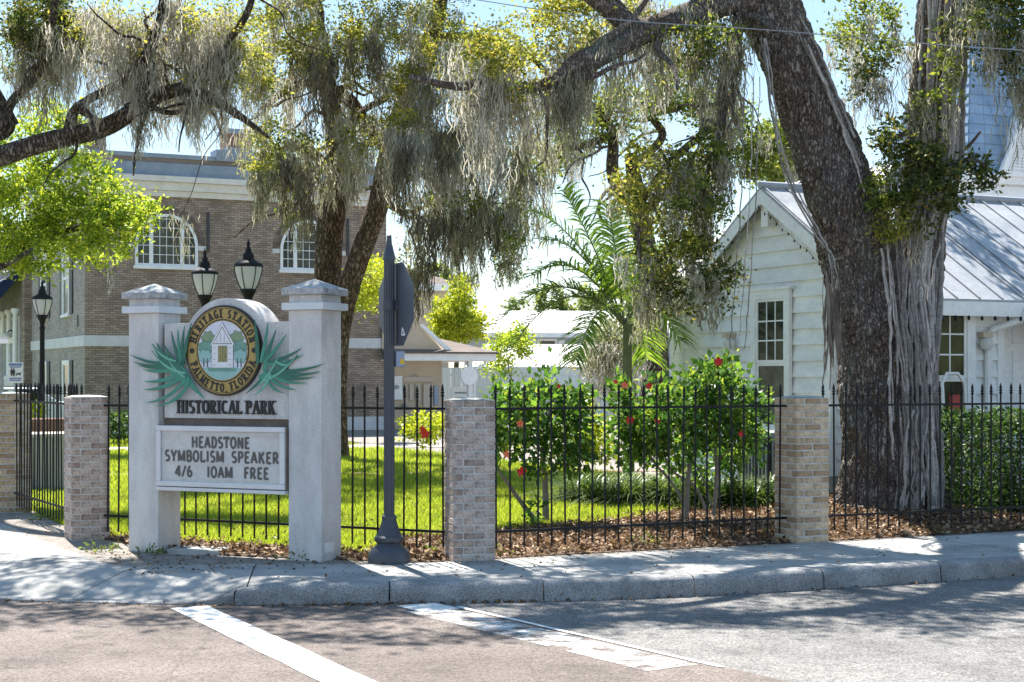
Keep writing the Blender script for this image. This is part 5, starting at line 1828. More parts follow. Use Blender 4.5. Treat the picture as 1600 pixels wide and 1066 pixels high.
# ---- big oak on the right
TB = Vector((4.66, 19.8, 0))
OK_ = Tree('oak_tree', 'huge leaning oak with dark plated bark and pale strangler roots at right', TB, 'bark_oak')
a = lambda px, py, Y: at(px, py, Y)
OK_.limb([a(1393, 815, 19.8), a(1393, 780, 19.8), a(1391, 700, 19.8), a(1386, 600, 19.8), a(1372, 500, 19.8), a(1345, 400, 19.8), a(1310, 290, 19.7), a(1270, 180, 19.6), a(1225, 70, 19.4), a(1190, -20, 19.2), a(1120, -150, 18.8)],
         [.78, .66, .60, .57, .56, .50, .42, .38, .36, .35, .28], 190, 34, .030, 'trunk', 3, .045, 9.0)
OK_.limb([a(1420, 520, 19.9), a(1432, 430, 20.0), a(1442, 330, 20.1), a(1450, 220, 20.2), a(1458, 100, 20.3), a(1468, -20, 20.4), a(1480, -180, 20.5)], [.30, .32, .30, .27, .26, .25, .2], 90, 26, .035, 'limb', 5, .03, 10.0)
OK_.limb([a(1195, -10, 19.2), a(1130, 5, 18.9), a(1060, 30, 18.6), a(1000, 52, 18.3), a(945, 82, 18.1), a(905, 100, 18.0), a(878, 115, 17.9), a(850, 132, 17.8), a(800, 138, 17.7), a(755, 128, 17.6), a(715, 135, 17.5), a(640, 120, 17.4)],
         [.20, .17, .145, .135, .125, .135, .09, .075, .065, .055, .045, .03], 16, 8, .05, 'limb', 7)
OK_.limb([a(1000, 50, 18.3), a(960, 20, 18.2), a(900, -30, 18.0), a(800, -120, 17.6), a(600, -220, 17.2)], [.13, .12, .11, .09, .05], 10)
OK_.limb([a(1160, 0, 19.0), a(1150, 60, 18.8), a(1130, 130, 18.7), a(1128, 190, 18.6), a(1110, 260, 18.5), a(1080, 330, 18.5)], [.09, .075, .07, .06, .05, .03], 9)
OK_.limb([a(1110, 200, 18.6), a(1040, 260, 18.5), a(1000, 330, 18.5), a(1000, 420, 18.5)], [.05, .04, .03, .02], 7)
OK_.limb([a(1470, -60, 20.4), a(1530, -100, 19.8), a(1620, -120, 19.2), a(1750, -150, 18.5)], [.15, .13, .12, .08], 9)
OK_.limb([a(1440, 300, 20.0), a(1475, 262, 19.5), a(1525, 250, 19.2), a(1560, 285, 19.1)], [.05, .035, .025, .012], 7)
# canopy overhead that shades pavement and road
OK_.limb([a(1190, -20, 19.2), a(1050, -220, 18.6), a(900, -330, 18.2), a(700, -400, 18.0), a(450, -420, 18.0)], [.2, .17, .14, .10, .06], 8)
OK_.limb([a(1480, -180, 20.5), a(1560, -320, 19.5), a(1700, -380, 18.5)], [.2, .15, .09], 8)
OK_.branchy(780, 1180, -20, 160, 16, 1.3)
OK_.branchy(960, 1150, 120, 400, 14, .9, .02)
OK_.branchy(1400, 1480, 150, 380, 8, .9, .1)
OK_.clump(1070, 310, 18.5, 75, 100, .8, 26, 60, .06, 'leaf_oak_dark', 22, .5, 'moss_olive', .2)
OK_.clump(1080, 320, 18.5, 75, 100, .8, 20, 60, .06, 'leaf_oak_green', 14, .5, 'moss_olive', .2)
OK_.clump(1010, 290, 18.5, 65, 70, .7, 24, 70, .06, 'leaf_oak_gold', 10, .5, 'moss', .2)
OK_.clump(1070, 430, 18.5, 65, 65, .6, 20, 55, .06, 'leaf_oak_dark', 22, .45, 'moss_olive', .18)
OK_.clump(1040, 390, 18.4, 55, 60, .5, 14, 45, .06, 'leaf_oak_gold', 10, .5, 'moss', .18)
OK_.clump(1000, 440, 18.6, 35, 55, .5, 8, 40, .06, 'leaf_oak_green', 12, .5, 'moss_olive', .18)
OK_.clump(1125, 430, 18.4, 40, 60, .4, 10, 45, .062, 'leaf_oak_dark', 4, .4, 'moss_olive', .18)
OK_.clump(1120, 240, 18.5, 40, 60, .5, 12, 50, .062, 'leaf_oak_green', 10, .5, 'moss_olive', .2)
OK_.clump(1400, 220, 19.3, 40, 45, .3, 9, 70, .066, 'leaf_oak_dark', 3, .4, 'moss_olive', .2)
OK_.clump(1450, 250, 19.2, 50, 40, .3, 12, 70, .066, 'leaf_oak_dark', 4, .4, 'moss_olive', .2)
OK_.clump(1380, 300, 19.1, 45, 40, .25, 9, 60, .066, 'leaf_oak_green', 3, .4, 'moss_olive', .2)
OK_.clump(1440, 320, 19.1, 60, 45, .25, 12, 65, .066, 'leaf_oak_dark', 4, .4, 'moss_olive', .2)
OK_.clump(1395, 350, 19.0, 45, 35, .2, 8, 45, .066, 'leaf_oak_gold', 0, .4, 'moss', .18)
OK_.clump(1480, 295, 19.1, 40, 40, .2, 8, 50, .066, 'leaf_oak_dark', 0, .4, 'moss', .18)
OK_.clump(1470, 130, 19.4, 40, 70, .3, 9, 55, .066, 'leaf_oak_green', 6, .5, 'moss_olive', .2)
OK_.clump(1525, 270, 19.2, 45, 35, .25, 14, 36, .066, 'leaf_oak_dark', 0, .4, 'moss', .14)
OK_.clump(1565, 40, 19.3, 75, 75, .7, 30, 85, .062, 'leaf_oak_dark', 24, .6, 'moss_olive', .26)
OK_.clump(1350, 50, 20.3, 75, 75, .7, 26, 55, .066, 'leaf_oak_green', 34, .6, 'moss', .22)
OK_.clump(1340, 140, 20.2, 35, 45, .4, 8, 35, .062, 'leaf_oak_dark', 8, .45, 'moss', .16)
OK_.clump(1598, 110, 19.2, 25, 50, .4, 8, 60, .066, 'leaf_oak_dark', 14, .9, 'moss_olive', .2)
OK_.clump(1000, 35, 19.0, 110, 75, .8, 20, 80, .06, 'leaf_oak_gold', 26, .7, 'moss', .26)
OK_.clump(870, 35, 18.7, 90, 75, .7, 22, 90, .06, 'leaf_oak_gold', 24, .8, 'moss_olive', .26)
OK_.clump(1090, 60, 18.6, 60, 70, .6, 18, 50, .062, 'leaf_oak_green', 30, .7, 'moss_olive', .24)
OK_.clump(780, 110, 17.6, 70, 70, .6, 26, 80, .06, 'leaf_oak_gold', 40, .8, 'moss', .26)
OK_.moss_at(OK_.near(860, 1150, 0, 140, 34, .06), .75, 'moss_olive', 64, .0095)
OK_.moss_at(OK_.near(740, 900, 60, 160, 34, .03), .8, 'moss_olive', 64, .0095)
OK_.moss_at(OK_.near(1090, 1160, 60, 330, 16, .03), .6, 'moss_olive', 50, .013)
for (u_, py_, Y_, rx_, n_) in ((1250, -310, 18.9, 380, 46), (850, -340, 18.5, 420, 56), (1600, -280, 19.5, 300, 44), (480, -380, 18.2, 300, 40)):
    OK_.clump(u_, py_, Y_, rx_, 80, 1.5, n_, 95, .12, 'leaf_oak_green', 8, .7, 'moss', .5, fine=1.0)
for (u_, py_, Y_, rx_, n_) in ((1560, -110, 26.5, 130, 26), (1330, -60, 28, 90, 16), (1680, -60, 25.5, 90, 14)):
    OK_.clump(u_, py_, Y_, rx_, 40, 1.6, n_, 80, .13, 'leaf_oak_green', 0, .7, 'moss', .34)
OK_.done()
# strangler roots down the right-hand limb
def aerial(path, r, seed):
    rr = random.Random(seed)
    P = spline([tuple(p) for p in path], 6)
    pts = [OK_.loc((p[0] + rr.uniform(-.012, .012), p[1] + rr.uniform(-.012, .012), p[2])) for p in P]
    n = len(pts)
    MB().tube(pts, [r * (.75 + .5 * abs(math.sin(i * .35 + seed))) for i in range(n)], 7).build('aerial_root', 'aerial_root', OK_.root, smooth=True)
for k in range(22):
    rr = random.Random(100 + k)
    f = k / 21
    xt = 1432 + 76 * f + rr.uniform(-5, 5)
    path = [at(xt + 8, -60, 19.95 - .12 * math.sin(f * 3)), at(xt + 4, 60, 19.9), at(xt, 160, 19.85), at(xt - 4 + rr.uniform(-6, 6), 260, 19.8), at(1415 + 60 * f + rr.uniform(-10, 6), 360, 19.6 - .1 * math.sin(f * 3)),
            at(1404 + 62 * f + rr.uniform(-12, 6), 450, 19.35), at(1406 + 58 * f + rr.uniform(-8, 6), 540, 19.22), at(1412 + 52 * f + rr.uniform(-8, 6), 640, 19.2), at(1410 + 55 * f + rr.uniform(-9, 7), 720, 19.2), at(1402 + 72 * f + rr.uniform(-12, 8), 800, 19.15)]
    aerial(path, rr.choice([.008, .011, .014, .018, .024, .036]), k)
for k in range(12):
    rr = random.Random(300 + k)
    x0 = 1375 + rr.uniform(0, 60)
    y0 = 330 + rr.uniform(0, 60)
    x1 = x0 + rr.uniform(10, 55)
    aerial([at(x0, y0, 19.2), at((x0 * 2 + x1) / 3 + rr.uniform(-8, 8), y0 + 110, 19.1), at((x0 + 2 * x1) / 3, y0 + 230, 19.12), at(x1, y0 + 330, 19.18)], rr.choice([.008, .012, .018]), 60 + k)
for k in range(9):
    rr = random.Random(500 + k)
    x0, y0 = 1420 + rr.uniform(0, 40), 610 + rr.uniform(0, 90)
    aerial([at(x0, y0, 19.1), at(x0 - 6 + rr.uniform(-10, 10), y0 + 50, 19.0), at(x0 + rr.uniform(-34, 30), 790, 18.95)], rr.choice([.007, .01, .014]), 90 + k)
for k, (x0, y0, x1, y1) in enumerate(((1255, 60, 1345, 260), (1240, 40, 1338, 250), (1262, 70, 1352, 300), (1248, 20, 1335, 215))):
    aerial([at(x0, y0, 19.05), at(x0 * .66 + x1 * .34 + 4, y0 * .66 + y1 * .34, 19.15), at(x0 * .33 + x1 * .67 + 3, y0 * .33 + y1 * .67, 19.2), at(x1, y1, 19.2)], .014, 140 + k)
# hanging vine roots beside the cottage
for k, (x0, x1, yb) in enumerate(((1228, 1302, 560), (1234, 1306, 500), (1224, 1299, 610))):
    aerial([at(1190 + k * 4, 60, 18.7), at(1205 + k * 3, 170, 18.6), at(x0, 270, 18.6), at(x1 - 22, 370, 18.6), at(x1, 420, 18.6), at(x1 - 2, yb, 18.6)], .010, 160 + k)
OKm = []
for k in range(26):
    OKm.append(np.array(OK_.loc(at(1301 + rng.normal() * 6, 420 + rng.uniform(0, 60), 18.55))))
v, f = strand_arrays(np.array(OKm), rng.uniform(.5, 1.2, len(OKm)), rng.uniform(.015, .035, len(OKm)), 6, .05)
raw('dry_roots', v, f, 'twig', OK_.root, kind='stuff')
for k, (px, ) in enumerate(((1172,), (1158,), (1181,))):
    aerial([at(px + 6, 120, 18.2), at(px, 300, 18.2), at(px - 10, 450, 18.2), at(px - 18, 545, 18.2)], .006, 180 + k)

# ---- middle oak draped in moss
MO = Tree('oak_tree', 'twin-trunked oak heavy with Spanish moss behind the park sign', at(530, 705, 34).xy.to_3d(), 'bark_mid')
MO.limb([a(512, 725, 34.2), a(511, 690, 34.2), a(510, 560, 34.2), a(511, 450, 34.2), a(515, 360, 34.1), a(530, 280, 34), a(520, 180, 33.5), a(500, 60, 33), a(480, -80, 32)], [.45, .31, .28, .28, .29, .27, .2, .15, .1], 24, 8, .04, 'trunk', 11)
MO.limb([a(524, 725, 33.8), a(526, 690, 33.8), a(526, 600, 33.8), a(530, 520, 33.8), a(548, 440, 33.7), a(573, 370, 33.7), a(594, 310, 33.6), a(612, 230, 33.4), a(640, 140, 33), a(680, 40, 32), a(700, -90, 31)], [.36, .25, .22, .22, .22, .23, .24, .23, .2, .16, .1], 24, 8, .04, 'trunk', 12)
MO.limb([a(612, 240, 33.4), a(570, 190, 32.4), a(540, 150, 31.5), a(470, 130, 30.6), a(410, 170, 30)], [.17, .13, .11, .08, .05], 10, 6, .05)
MO.limb([a(600, 300, 33.5), a(640, 250, 32.6), a(690, 220, 31.8), a(740, 215, 31), a(800, 240, 30.5), a(840, 290, 30.5)], [.16, .12, .1, .08, .06, .03], 10, 6, .05)
MO.limb([a(530, 290, 34), a(490, 240, 33), a(450, 230, 32), a(420, 260, 31.5)], [.15, .11, .08, .04], 9, 6, .05)
MO.limb([a(640, 140, 33), a(610, 140, 31.5), a(600, 155, 31), a(565, 175, 30.6), a(535, 215, 30.4), a(508, 250, 30.3)], [.1, .075, .07, .06, .05, .03], 8, 6, .06)
MO.limb([a(680, 60, 32), a(750, 60, 31.5), a(830, 90, 31), a(880, 150, 30.6)], [.12, .1, .07, .04], 8, 6, .06)
MO.limb([a(625, 240, 33), a(690, 300, 31.6), a(730, 350, 31), a(770, 370, 30.8)], [.07, .06, .05, .03], 8, 6, .06)
MO.branchy(420, 860, -20, 330, 34, 2.2)
for spec in ((430, 70, 29.8, 70, 90, 34, 100, 'leaf_oak_gold', 60, 1.3, 'moss'), (500, 60, 30.2, 80, 80, 38, 80, 'leaf_oak_gold', 90, 1.6, 'moss'),
             (590, 80, 30.5, 80, 90, 40, 80, 'leaf_oak_gold', 100, 1.7, 'moss'), (680, 70, 30.6, 80, 90, 40, 95, 'leaf_oak_gold', 90, 1.7, 'moss'),
             (760, 120, 30.2, 80, 90, 36, 85, 'leaf_oak_gold', 80, 1.7, 'moss'), (420, 240, 30, 38, 70, 22, 80, 'leaf_oak_gold', 50, 1.5, 'moss_olive'),
             (470, 250, 30.5, 50, 60, 22, 50, 'leaf_oak_green', 70, 1.7, 'moss_olive'), (560, 220, 30.4, 70, 50, 26, 50, 'leaf_oak_gold', 90, 1.6, 'moss'),
             (650, 220, 30.5, 80, 60, 28, 45, 'leaf_oak_gold', 110, 1.9, 'moss'), (740, 230, 30.4, 70, 50, 24, 45, 'leaf_oak_green', 90, 1.9, 'moss'),
             (700, 330, 30.6, 80, 45, 30, 30, 'leaf_oak_green', 80, 1.7, 'moss_olive'), (780, 330, 30.5, 50, 60, 26, 60, 'leaf_oak_green', 50, 1.4, 'moss_olive'),
             (830, 260, 30.4, 30, 60, 16, 40, 'leaf_oak_green', 40, 1.6, 'moss_olive'), (800, 400, 30.4, 30, 45, 16, 60, 'leaf_oak_green', 14, .9, 'moss_olive'),
             (640, 420, 31.5, 22, 50, 12, 30, 'leaf_oak_gold', 30, 1.4, 'moss_olive'), (600, 430, 37, 22, 30, 12, 45, 'leaf_yellow', 8, .8, 'moss'),
             (450, 330, 30.6, 30, 25, 8, 20, 'leaf_oak_green', 20, 1.0, 'moss_olive')):
    px, py, Y_, rx, ry, tips, lv, mt, mo, ml, mm = spec
    MO.clump(px, py, Y_, rx, ry, 1.3, int(tips * .75), int(lv * 1.2), .072, mt, int(mo * (.34 if px < 690 else .42)), ml * (.58 if px < 690 else .72), mm, .32, 70, .0145)
for w in ((380, 900, -40, 200, 40), (640, 860, 180, 360, 40), (400, 560, 120, 260, 16)):
    MO.moss_at(MO.near(w[0], w[1], w[2], w[3], w[4], .02), .95, 'moss', 70, .0145)
for px, py, n_, ml in ((490, 75, 10, 1.6), (525, 90, 6, 1.3), (575, 60, 9, 1.6), (455, 250, 12, 1.5), (480, 270, 9, 1.5), (690, 190, 10, 1.5), (660, 330, 12, 1.6), (700, 345, 12, 1.6), (770, 320, 8, 1.3), (735, 190, 8, 1.5), (625, 230, 8, 1.5), (820, 200, 7, 1.7), (640, 420, 8, 1.2)):
    P_ = [np.array(at(px + rng.normal() * 13, py + rng.normal() * 10, 29.2 + rng.normal() * .4)) for _ in range(n_)]
    MO.moss_at(P_[:int(n_ * .7)], ml * .66, 'moss_brown_shade', 70, .0145)
for (u_, py_, Y_, rx_, n_) in ((560, -170, 31, 300, 40), (300, -130, 29, 200, 28), (760, -150, 32, 160, 14)):
    MO.clump(u_, py_, Y_, rx_, 70, 2.2, n_, 110, .15, 'leaf_oak_green', 0, 1.0, 'moss', .38)
MO.done()

# ---- oak reaching in from the left
LO = Tree('oak_tree', 'moss-hung oak limb reaching in from the upper left edge', Vector((-10.5, 23.5, 0)), 'bark_grey')
LO.limb([Vector((-10.5, 23.5, -.1)), Vector((-10.3, 23.5, 2.0)), Vector((-9.9, 23.5, 3.6)), a(-150, 290, 23.4)], [.5, .4, .34, .24], 16, 8, .04, 'trunk', 21)
LO.limb([a(-160, 300, 23.4), a(-60, 262, 23.2), a(0, 245, 23), a(70, 222, 22.8), a(150, 203, 22.6), a(190, 185, 22.5), a(230, 158, 22.4), a(285, 140, 22.3), a(330, 155, 22.3), a(370, 178, 22.3), a(420, 215, 22.3)], [.2, .17, .155, .14, .13, .12, .105, .09, .08, .06, .02], 14, 8, .05, 'limb', 22)
LO.limb([a(105, 210, 22.7), a(115, 175, 22.6), a(145, 152, 22.5), a(185, 130, 22.4), a(225, 90, 22.3), a(250, 30, 22.2), a(260, -60, 22)], [.08, .07, .065, .06, .06, .05, .04], 10, 7, .06)
LO.limb([a(-60, 262, 23.2), a(-20, 215, 23.2), a(10, 200, 23.2), a(15, 165, 23.1), a(60, 110, 23), a(80, 50, 22.8), a(90, -60, 22.6)], [.16, .14, .12, .07, .07, .06, .05], 10, 7, .06)
LO.limb([a(285, 140, 22.3), a(310, 110, 22.2), a(360, 60, 22), a(390, 10, 21.9), a(400, -60, 21.8)], [.08, .07, .05, .045, .03], 9, 7, .06)
LO.limb([a(200, 180, 22.5), a(240, 110, 22.6), a(270, 40, 22.6), a(290, -50, 22.6)], [.05, .05, .04, .04], 8, 6, .06)
LO.limb([a(10, 200, 23.2), a(-40, 80, 23), a(0, -80, 22.5), a(200, -200, 21)], [.2, .18, .15, .08], 8)
LO.branchy(0, 420, -20, 200, 22, 1.4, .04)
for spec in ((60, 40, 22.8, 80, 50, 30, 110, 'leaf_oak_dark', 60, .95, 'moss_olive'), (60, 100, 23, 70, 40, 16, 40, 'leaf_oak_green', 50, .8, 'moss_olive'), (170, 40, 22.4, 70, 60, 30, 20, 'leaf_oak_gold', 120, 1.05, 'moss'), (260, 50, 22.2, 70, 60, 34, 18, 'leaf_oak_gold', 140, 1.1, 'moss'),
             (350, 50, 22, 70, 60, 34, 26, 'leaf_oak_gold', 120, 1.05, 'moss'), (200, 110, 22.4, 70, 40, 18, 8, 'leaf_oak_gold', 70, .9, 'moss'), (320, 140, 22.2, 60, 30, 14, 16, 'leaf_oak_gold', 50, .7, 'moss'), (395, 110, 22.1, 30, 50, 14, 60, 'leaf_oak_gold', 24, .8, 'moss')):
    px, py, Y_, rx, ry, tips, lv, mt, mo, ml, mm = spec
    LO.clump(px, py, Y_ + .45, rx, ry, .8, tips, int(lv * 1.6), .06, mt, int(mo * .48), ml * .85, mm, .26, 72, .0095)
LO.moss_at(LO.near(40, 420, 100, 220, 40, .03), .5, 'moss', 60, .010)
for px, py in ((235, 190), (245, 180), (385, 180), (70, 130), (72, 140), (282, 330)):
    LO.moss_at([np.array(at(px, py, 22.4))], .62, 'moss_olive', 44, .014)
LO.limb([a(345, 160, 22.2), a(345, 205, 22.2), a(318, 245, 22.2), a(300, 300, 22.2), a(284, 335, 22.2)], [.012, .008, .006, .006, .005], 5)
for (u_, py_, Y_, rx_, n_) in ((100, -280, 18.5, 320, 60), (-200, -180, 19.5, 260, 40), (330, -230, 18.8, 220, 30)):
    LO.clump(u_, py_, Y_, rx_, 80, 1.5, int(n_ * .8), 95, .12, 'leaf_oak_green', 6, .7, 'moss', .5, fine=1.0)
LO.done()

# ---- bright young tree at the left
LT = Tree('lime_green_tree', 'bright lime-green leafy tree in front of the brick building at left', Vector((-14.2, 37.5, 0)), 'bark_grey')
LT.limb([Vector((-14.2, 37.5, -.1)), Vector((-14.1, 37.5, 1.5)), Vector((-13.8, 37.4, 3)), Vector((-13.0, 37.2, 4.2)), a(0, 405, 37), a(60, 375, 36.8), a(130, 355, 36.6), a(200, 350, 36.5)], [.3, .24, .2, .16, .12, .09, .06, .03], 12, 7, .05)
LT.limb([Vector((-13.6, 37.4, 3.4)), a(-40, 350, 37), a(0, 320, 37), a(60, 270, 36.8), a(110, 220, 36.6)], [.15, .12, .1, .07, .03], 9)
LT.limb([Vector((-13.6, 37.4, 3.4)), a(-60, 440, 36), a(0, 418, 35.6), a(50, 390, 35.5)], [.1, .08, .07, .04], 9)
for px, py, rx, ry, tips in ((60, 250, 110, 80, 80), (30, 330, 90, 70, 60), (130, 310, 80, 60, 60), (60, 390, 90, 45, 50), (180, 350, 65, 45, 44), (205, 325, 40, 30, 22), (90, 190, 60, 35, 26), (150, 395, 40, 25, 16), (30, 410, 50, 18, 16), (-60, 300, 80, 90, 40)):
    LT.clump(px, py, 36.6, rx, ry, 1.3, int(tips * .8), 46, .115, 'leaf_lime', 0, 0, 'moss', .34)
LT.moss_at([np.array(at(171, 400, 35.6)), np.array(at(173, 425, 35.6))], .7, 'moss', 30, .02)
LT.done()

# ---- further oak behind the palm
BO = Tree('oak_tree', 'grey-trunked oak standing behind the palm beside the cottage', at(1022, 600, 38).xy.to_3d(), 'bark_grey')
BO.limb([at(1020, 705, 38), a(1022, 600, 38), a(1024, 520, 38), a(1018, 430, 38), a(1000, 340, 38), a(985, 240, 38)], [.42, .36, .32, .28, .24, .14], 16, 8, .05, 'trunk', 31)
BO.limb([a(1000, 340, 38), a(960, 280, 37.5), a(957, 210, 37.2), a(935, 175, 37), a(915, 155, 37)], [.2, .16, .13, .1, .05], 9, 6, .06)
BO.limb([a(957, 210, 37.2), a(910, 228, 37), a(865, 235, 36.8), a(840, 260, 36.8)], [.11, .09, .07, .03], 8, 6, .06)
BO.limb([a(990, 260, 38), a(1035, 215, 37.5), a(1020, 180, 37.2), a(1060, 170, 37), a(1090, 150, 36.8)], [.12, .1, .08, .06, .03], 8, 6, .06)
BO.limb([a(1010, 330, 38), a(1080, 260, 37.5), a(1190, 230, 37), a(1260, 250, 37)], [.13, .1, .08, .04], 8, 6, .06)
BO.branchy(840, 1260, 120, 330, 16, 2.0, .05)
for px, py, rx, ry, tips, lv in ((910, 200, 60, 45, 24, 45), (985, 170, 60, 45, 24, 50), (1060, 140, 60, 50, 26, 55), (1200, 240, 60, 50, 34, 70), (1240, 210, 30, 50, 18, 60), (860, 250, 40, 30, 12, 40), (1130, 180, 50, 50, 22, 55)):
    BO.clump(px, py, 37, rx, ry, 1.4, tips, lv, .115, 'leaf_oak_green', 8, .9, 'moss', .38)
for px, py, rx, ry, tips in ((1000, 440, 40, 40, 14), (960, 540, 40, 50, 20), (930, 560, 40, 40, 16), (1000, 500, 30, 40, 12)):
    BO.clump(px, py, 37, rx, ry, 1.0, tips, 60, .10, 'leaf_pale', 16, 1.2, 'moss', .36, 40, .02)
BO.done()

# ---- palm
PB = at(982, 587, 27).xy.to_3d()
PL = empty('palm_tree', PB, 0, 'feather palm with arching green fronds rising behind the hibiscus', 'palm tree')
hub = at(975, 508, 27) - PB
MB().tube([(0, 0, -.05), (.0, 0, .8), (-.02, 0, 1.8), (-.02, 0, 2.6), tuple(hub)], [.11, .085, .08, .075, .04], 12).build('trunk', 'palm_trunk', PL, smooth=True)
def palm_frond(tipw, rise, seed, width=.5, n=52, start=hub):
    width *= 1.35
    rr = np.random.default_rng(seed)
    tip = tipw - PB
    mid = (start + tip) / 2 + Vector((0, 0, rise))
    pts = [start * (1 - s) ** 2 + mid * 2 * s * (1 - s) + tip * s * s for s in np.linspace(0, 1, 14)]
    fr = MB().tube([tuple(p) for p in pts], [.022 * (1 - .85 * i / 13) for i in range(14)], 6).build('frond', 'palm_trunk', PL)
    vs, fs = [], []
    for k in range(n):
        s = .16 + .84 * k / (n - 1)
        p = start * (1 - s) ** 2 + mid * 2 * s * (1 - s) + tip * s * s
        tg = ((mid - start) * (1 - s) + (tip - mid) * s).normalized()
        side = tg.cross(Vector((0, 0, 1))).normalized()
        upv = side.cross(tg)
        for q in (-1, 1):
            L = width * (math.sin(min(1, .25 + s * 1.0) * math.pi * .62) ** .7) * rr.uniform(.8, 1.12) * (1.05 - .35 * s)
            d = (side * q * .9 + tg * rr.uniform(.45, .75) + upv * rr.uniform(.05, .75)).normalized()
            w = .0185 * rr.uniform(.8, 1.2)
            wv = d.cross(upv).normalized()
            prev = p
            b = len(vs)
            for j in range(4):
                f = j / 3
                c = p + d * L * f + Vector((0, 0, -.42 * L * f * f))
                ww = w * (1 - f ** 2) * (.5 + .5 * min(1, f * 4 + .3)) + .001
                vs += [tuple(c + wv * ww), tuple(c - wv * ww)]
            fs += [(b + 2 * j, b + 2 * j + 1, b + 2 * j + 3, b + 2 * j + 2) for j in range(3)]
    raw('leaflets', vs, fs, 'palm_leaf', fr, kind='stuff')
for k, (px, py, dY, rise, w) in enumerate(((778, 505, -.3, 1.25, .60), (832, 330, .1, .75, .62), (880, 298, -.4, .35, .62), (835, 430, -.8, 1.0, .58), (800, 545, .3, 1.35, .55), (950, 320, .7, .35, .55), (1050, 380, .3, .45, .55), (1085, 450, -.2, .7, .55), (1060, 530, -.7, .9, .5), (900, 560, -1.2, 1.0, .5), (1010, 560, 1.2, .9, .5), (850, 375, .6, .8, .58))):
    palm_frond(at(px, py, 27 + dY), rise, k, w)

# ================================================================== SHRUBS
def shrub(name, base, label, stems, blobs, mat, size, flowers=(), ratio=.6, loose=.20, cat='shrub', stem_mat='shrub_stem', group=None):
    root = empty(name, base, 0, label, cat, group)
    base = Vector(base)
    for pts, r in stems:
        P = spline([tuple(p) for p in pts], 5)
        n = len(P)
        MB().tube([Vector(p) - base for p in P], [r * .58 * (1 - .6 * i / n) for i in range(n)], 8).build('stem', stem_mat, root, smooth=True)
    arrs = []
    for (px, py, Y, rx, ry, rd, n) in blobs:
        n = int(n * .58)
        nc = max(6, n // 30)
        cc = rand_unit(nc) * (rng.uniform(.1, 1, (nc, 1)) ** .4) * rng.uniform(.7, 1.25, (nc, 1))
        q = cc[rng.integers(0, nc, n)] + rng.normal(size=(n, 3)) * loose
        w = 1
        C = np.array(at(px, py, Y)) + q * w * np.array([rx / FPX * Y, rd, ry / FPX * Y]) - np.array(base)
        d = q * .8 + rand_unit(n) * .7
        d[:, 2] -= .1
        d /= np.linalg.norm(d, axis=1, keepdims=True)
        arrs.append(leaf_arrays(C, size * rng.uniform(.4, 1.35, n), ratio, .2, .15, d))
    v, f = joined(arrs)
    raw('foliage', v, f, mat, root, kind='stuff')
    for (px, py, Y, mt, s) in flowers:
        s *= .72
        c = at(px, py, Y) - base
        m = MB()
        for k in range(5):
            ang = 2 * math.pi * k / 5 + .3
            d = Vector((math.cos(ang), -.35, math.sin(ang))).normalized()
            sd = d.cross(Vector((0, -1, 0))).normalized()
            fw_ = Vector((0, -1, 0))
            p = [c, c + d * s * .5 + sd * s * .34, c + d * s * .95 + sd * s * .22 + fw_ * s * .12, c + d * s * .95 - sd * s * .22 + fw_ * s * .12, c + d * s * .5 - sd * s * .34]
            m.add(p, [(0, 1, 2, 3, 4)])
        m.tube([c, c + Vector((.02, -s * 1.1, -.01))], [s * .05, s * .08], 5)
        m.build('flower', mt, root, fix=False)
    return root

rd, cl_ = 'petal_red', 'petal_coral'
b1 = at(855, 818, 18.7).xy.to_3d()
shrub('hibiscus_bush', b1, 'flowering hibiscus bush with leaning stem just right of the corner brick pier',
      [([at(853, 822, 18.7), at(852, 760, 18.7), at(848, 700, 18.7), at(860, 640, 18.6)], .075), ([at(840, 818, 18.6), at(805, 772, 18.5), at(775, 725, 18.4), at(770, 680, 18.4)], .055), ([at(852, 745, 18.7), at(880, 715, 18.6), at(905, 690, 18.6)], .025), ([at(850, 710, 18.7), at(820, 670, 18.6), at(800, 640, 18.6)], .025)],
      [(800, 660, 18.5, 45, 62, .55, 1500), (850, 650, 18.6, 55, 60, .6, 1900), (900, 660, 18.7, 38, 62, .5, 1300), (870, 705, 18.6, 48, 36, .5, 1000), (770, 640, 18.5, 30, 35, .4, 500), (885, 618, 18.6, 36, 24, .4, 500), (820, 610, 18.6, 35, 18, .4, 350), (840, 800, 18.5, 14, 20, .2, 90)],
      'leaf_hibiscus', .095, [(813, 662, 17.9, cl_, .07), (792, 710, 17.85, cl_, .07), (815, 737, 17.9, rd, .085), (873, 604, 18.1, rd, .04), (768, 664, 17.9, cl_, .05)])
b2 = at(1078, 812, 19.0).xy.to_3d()
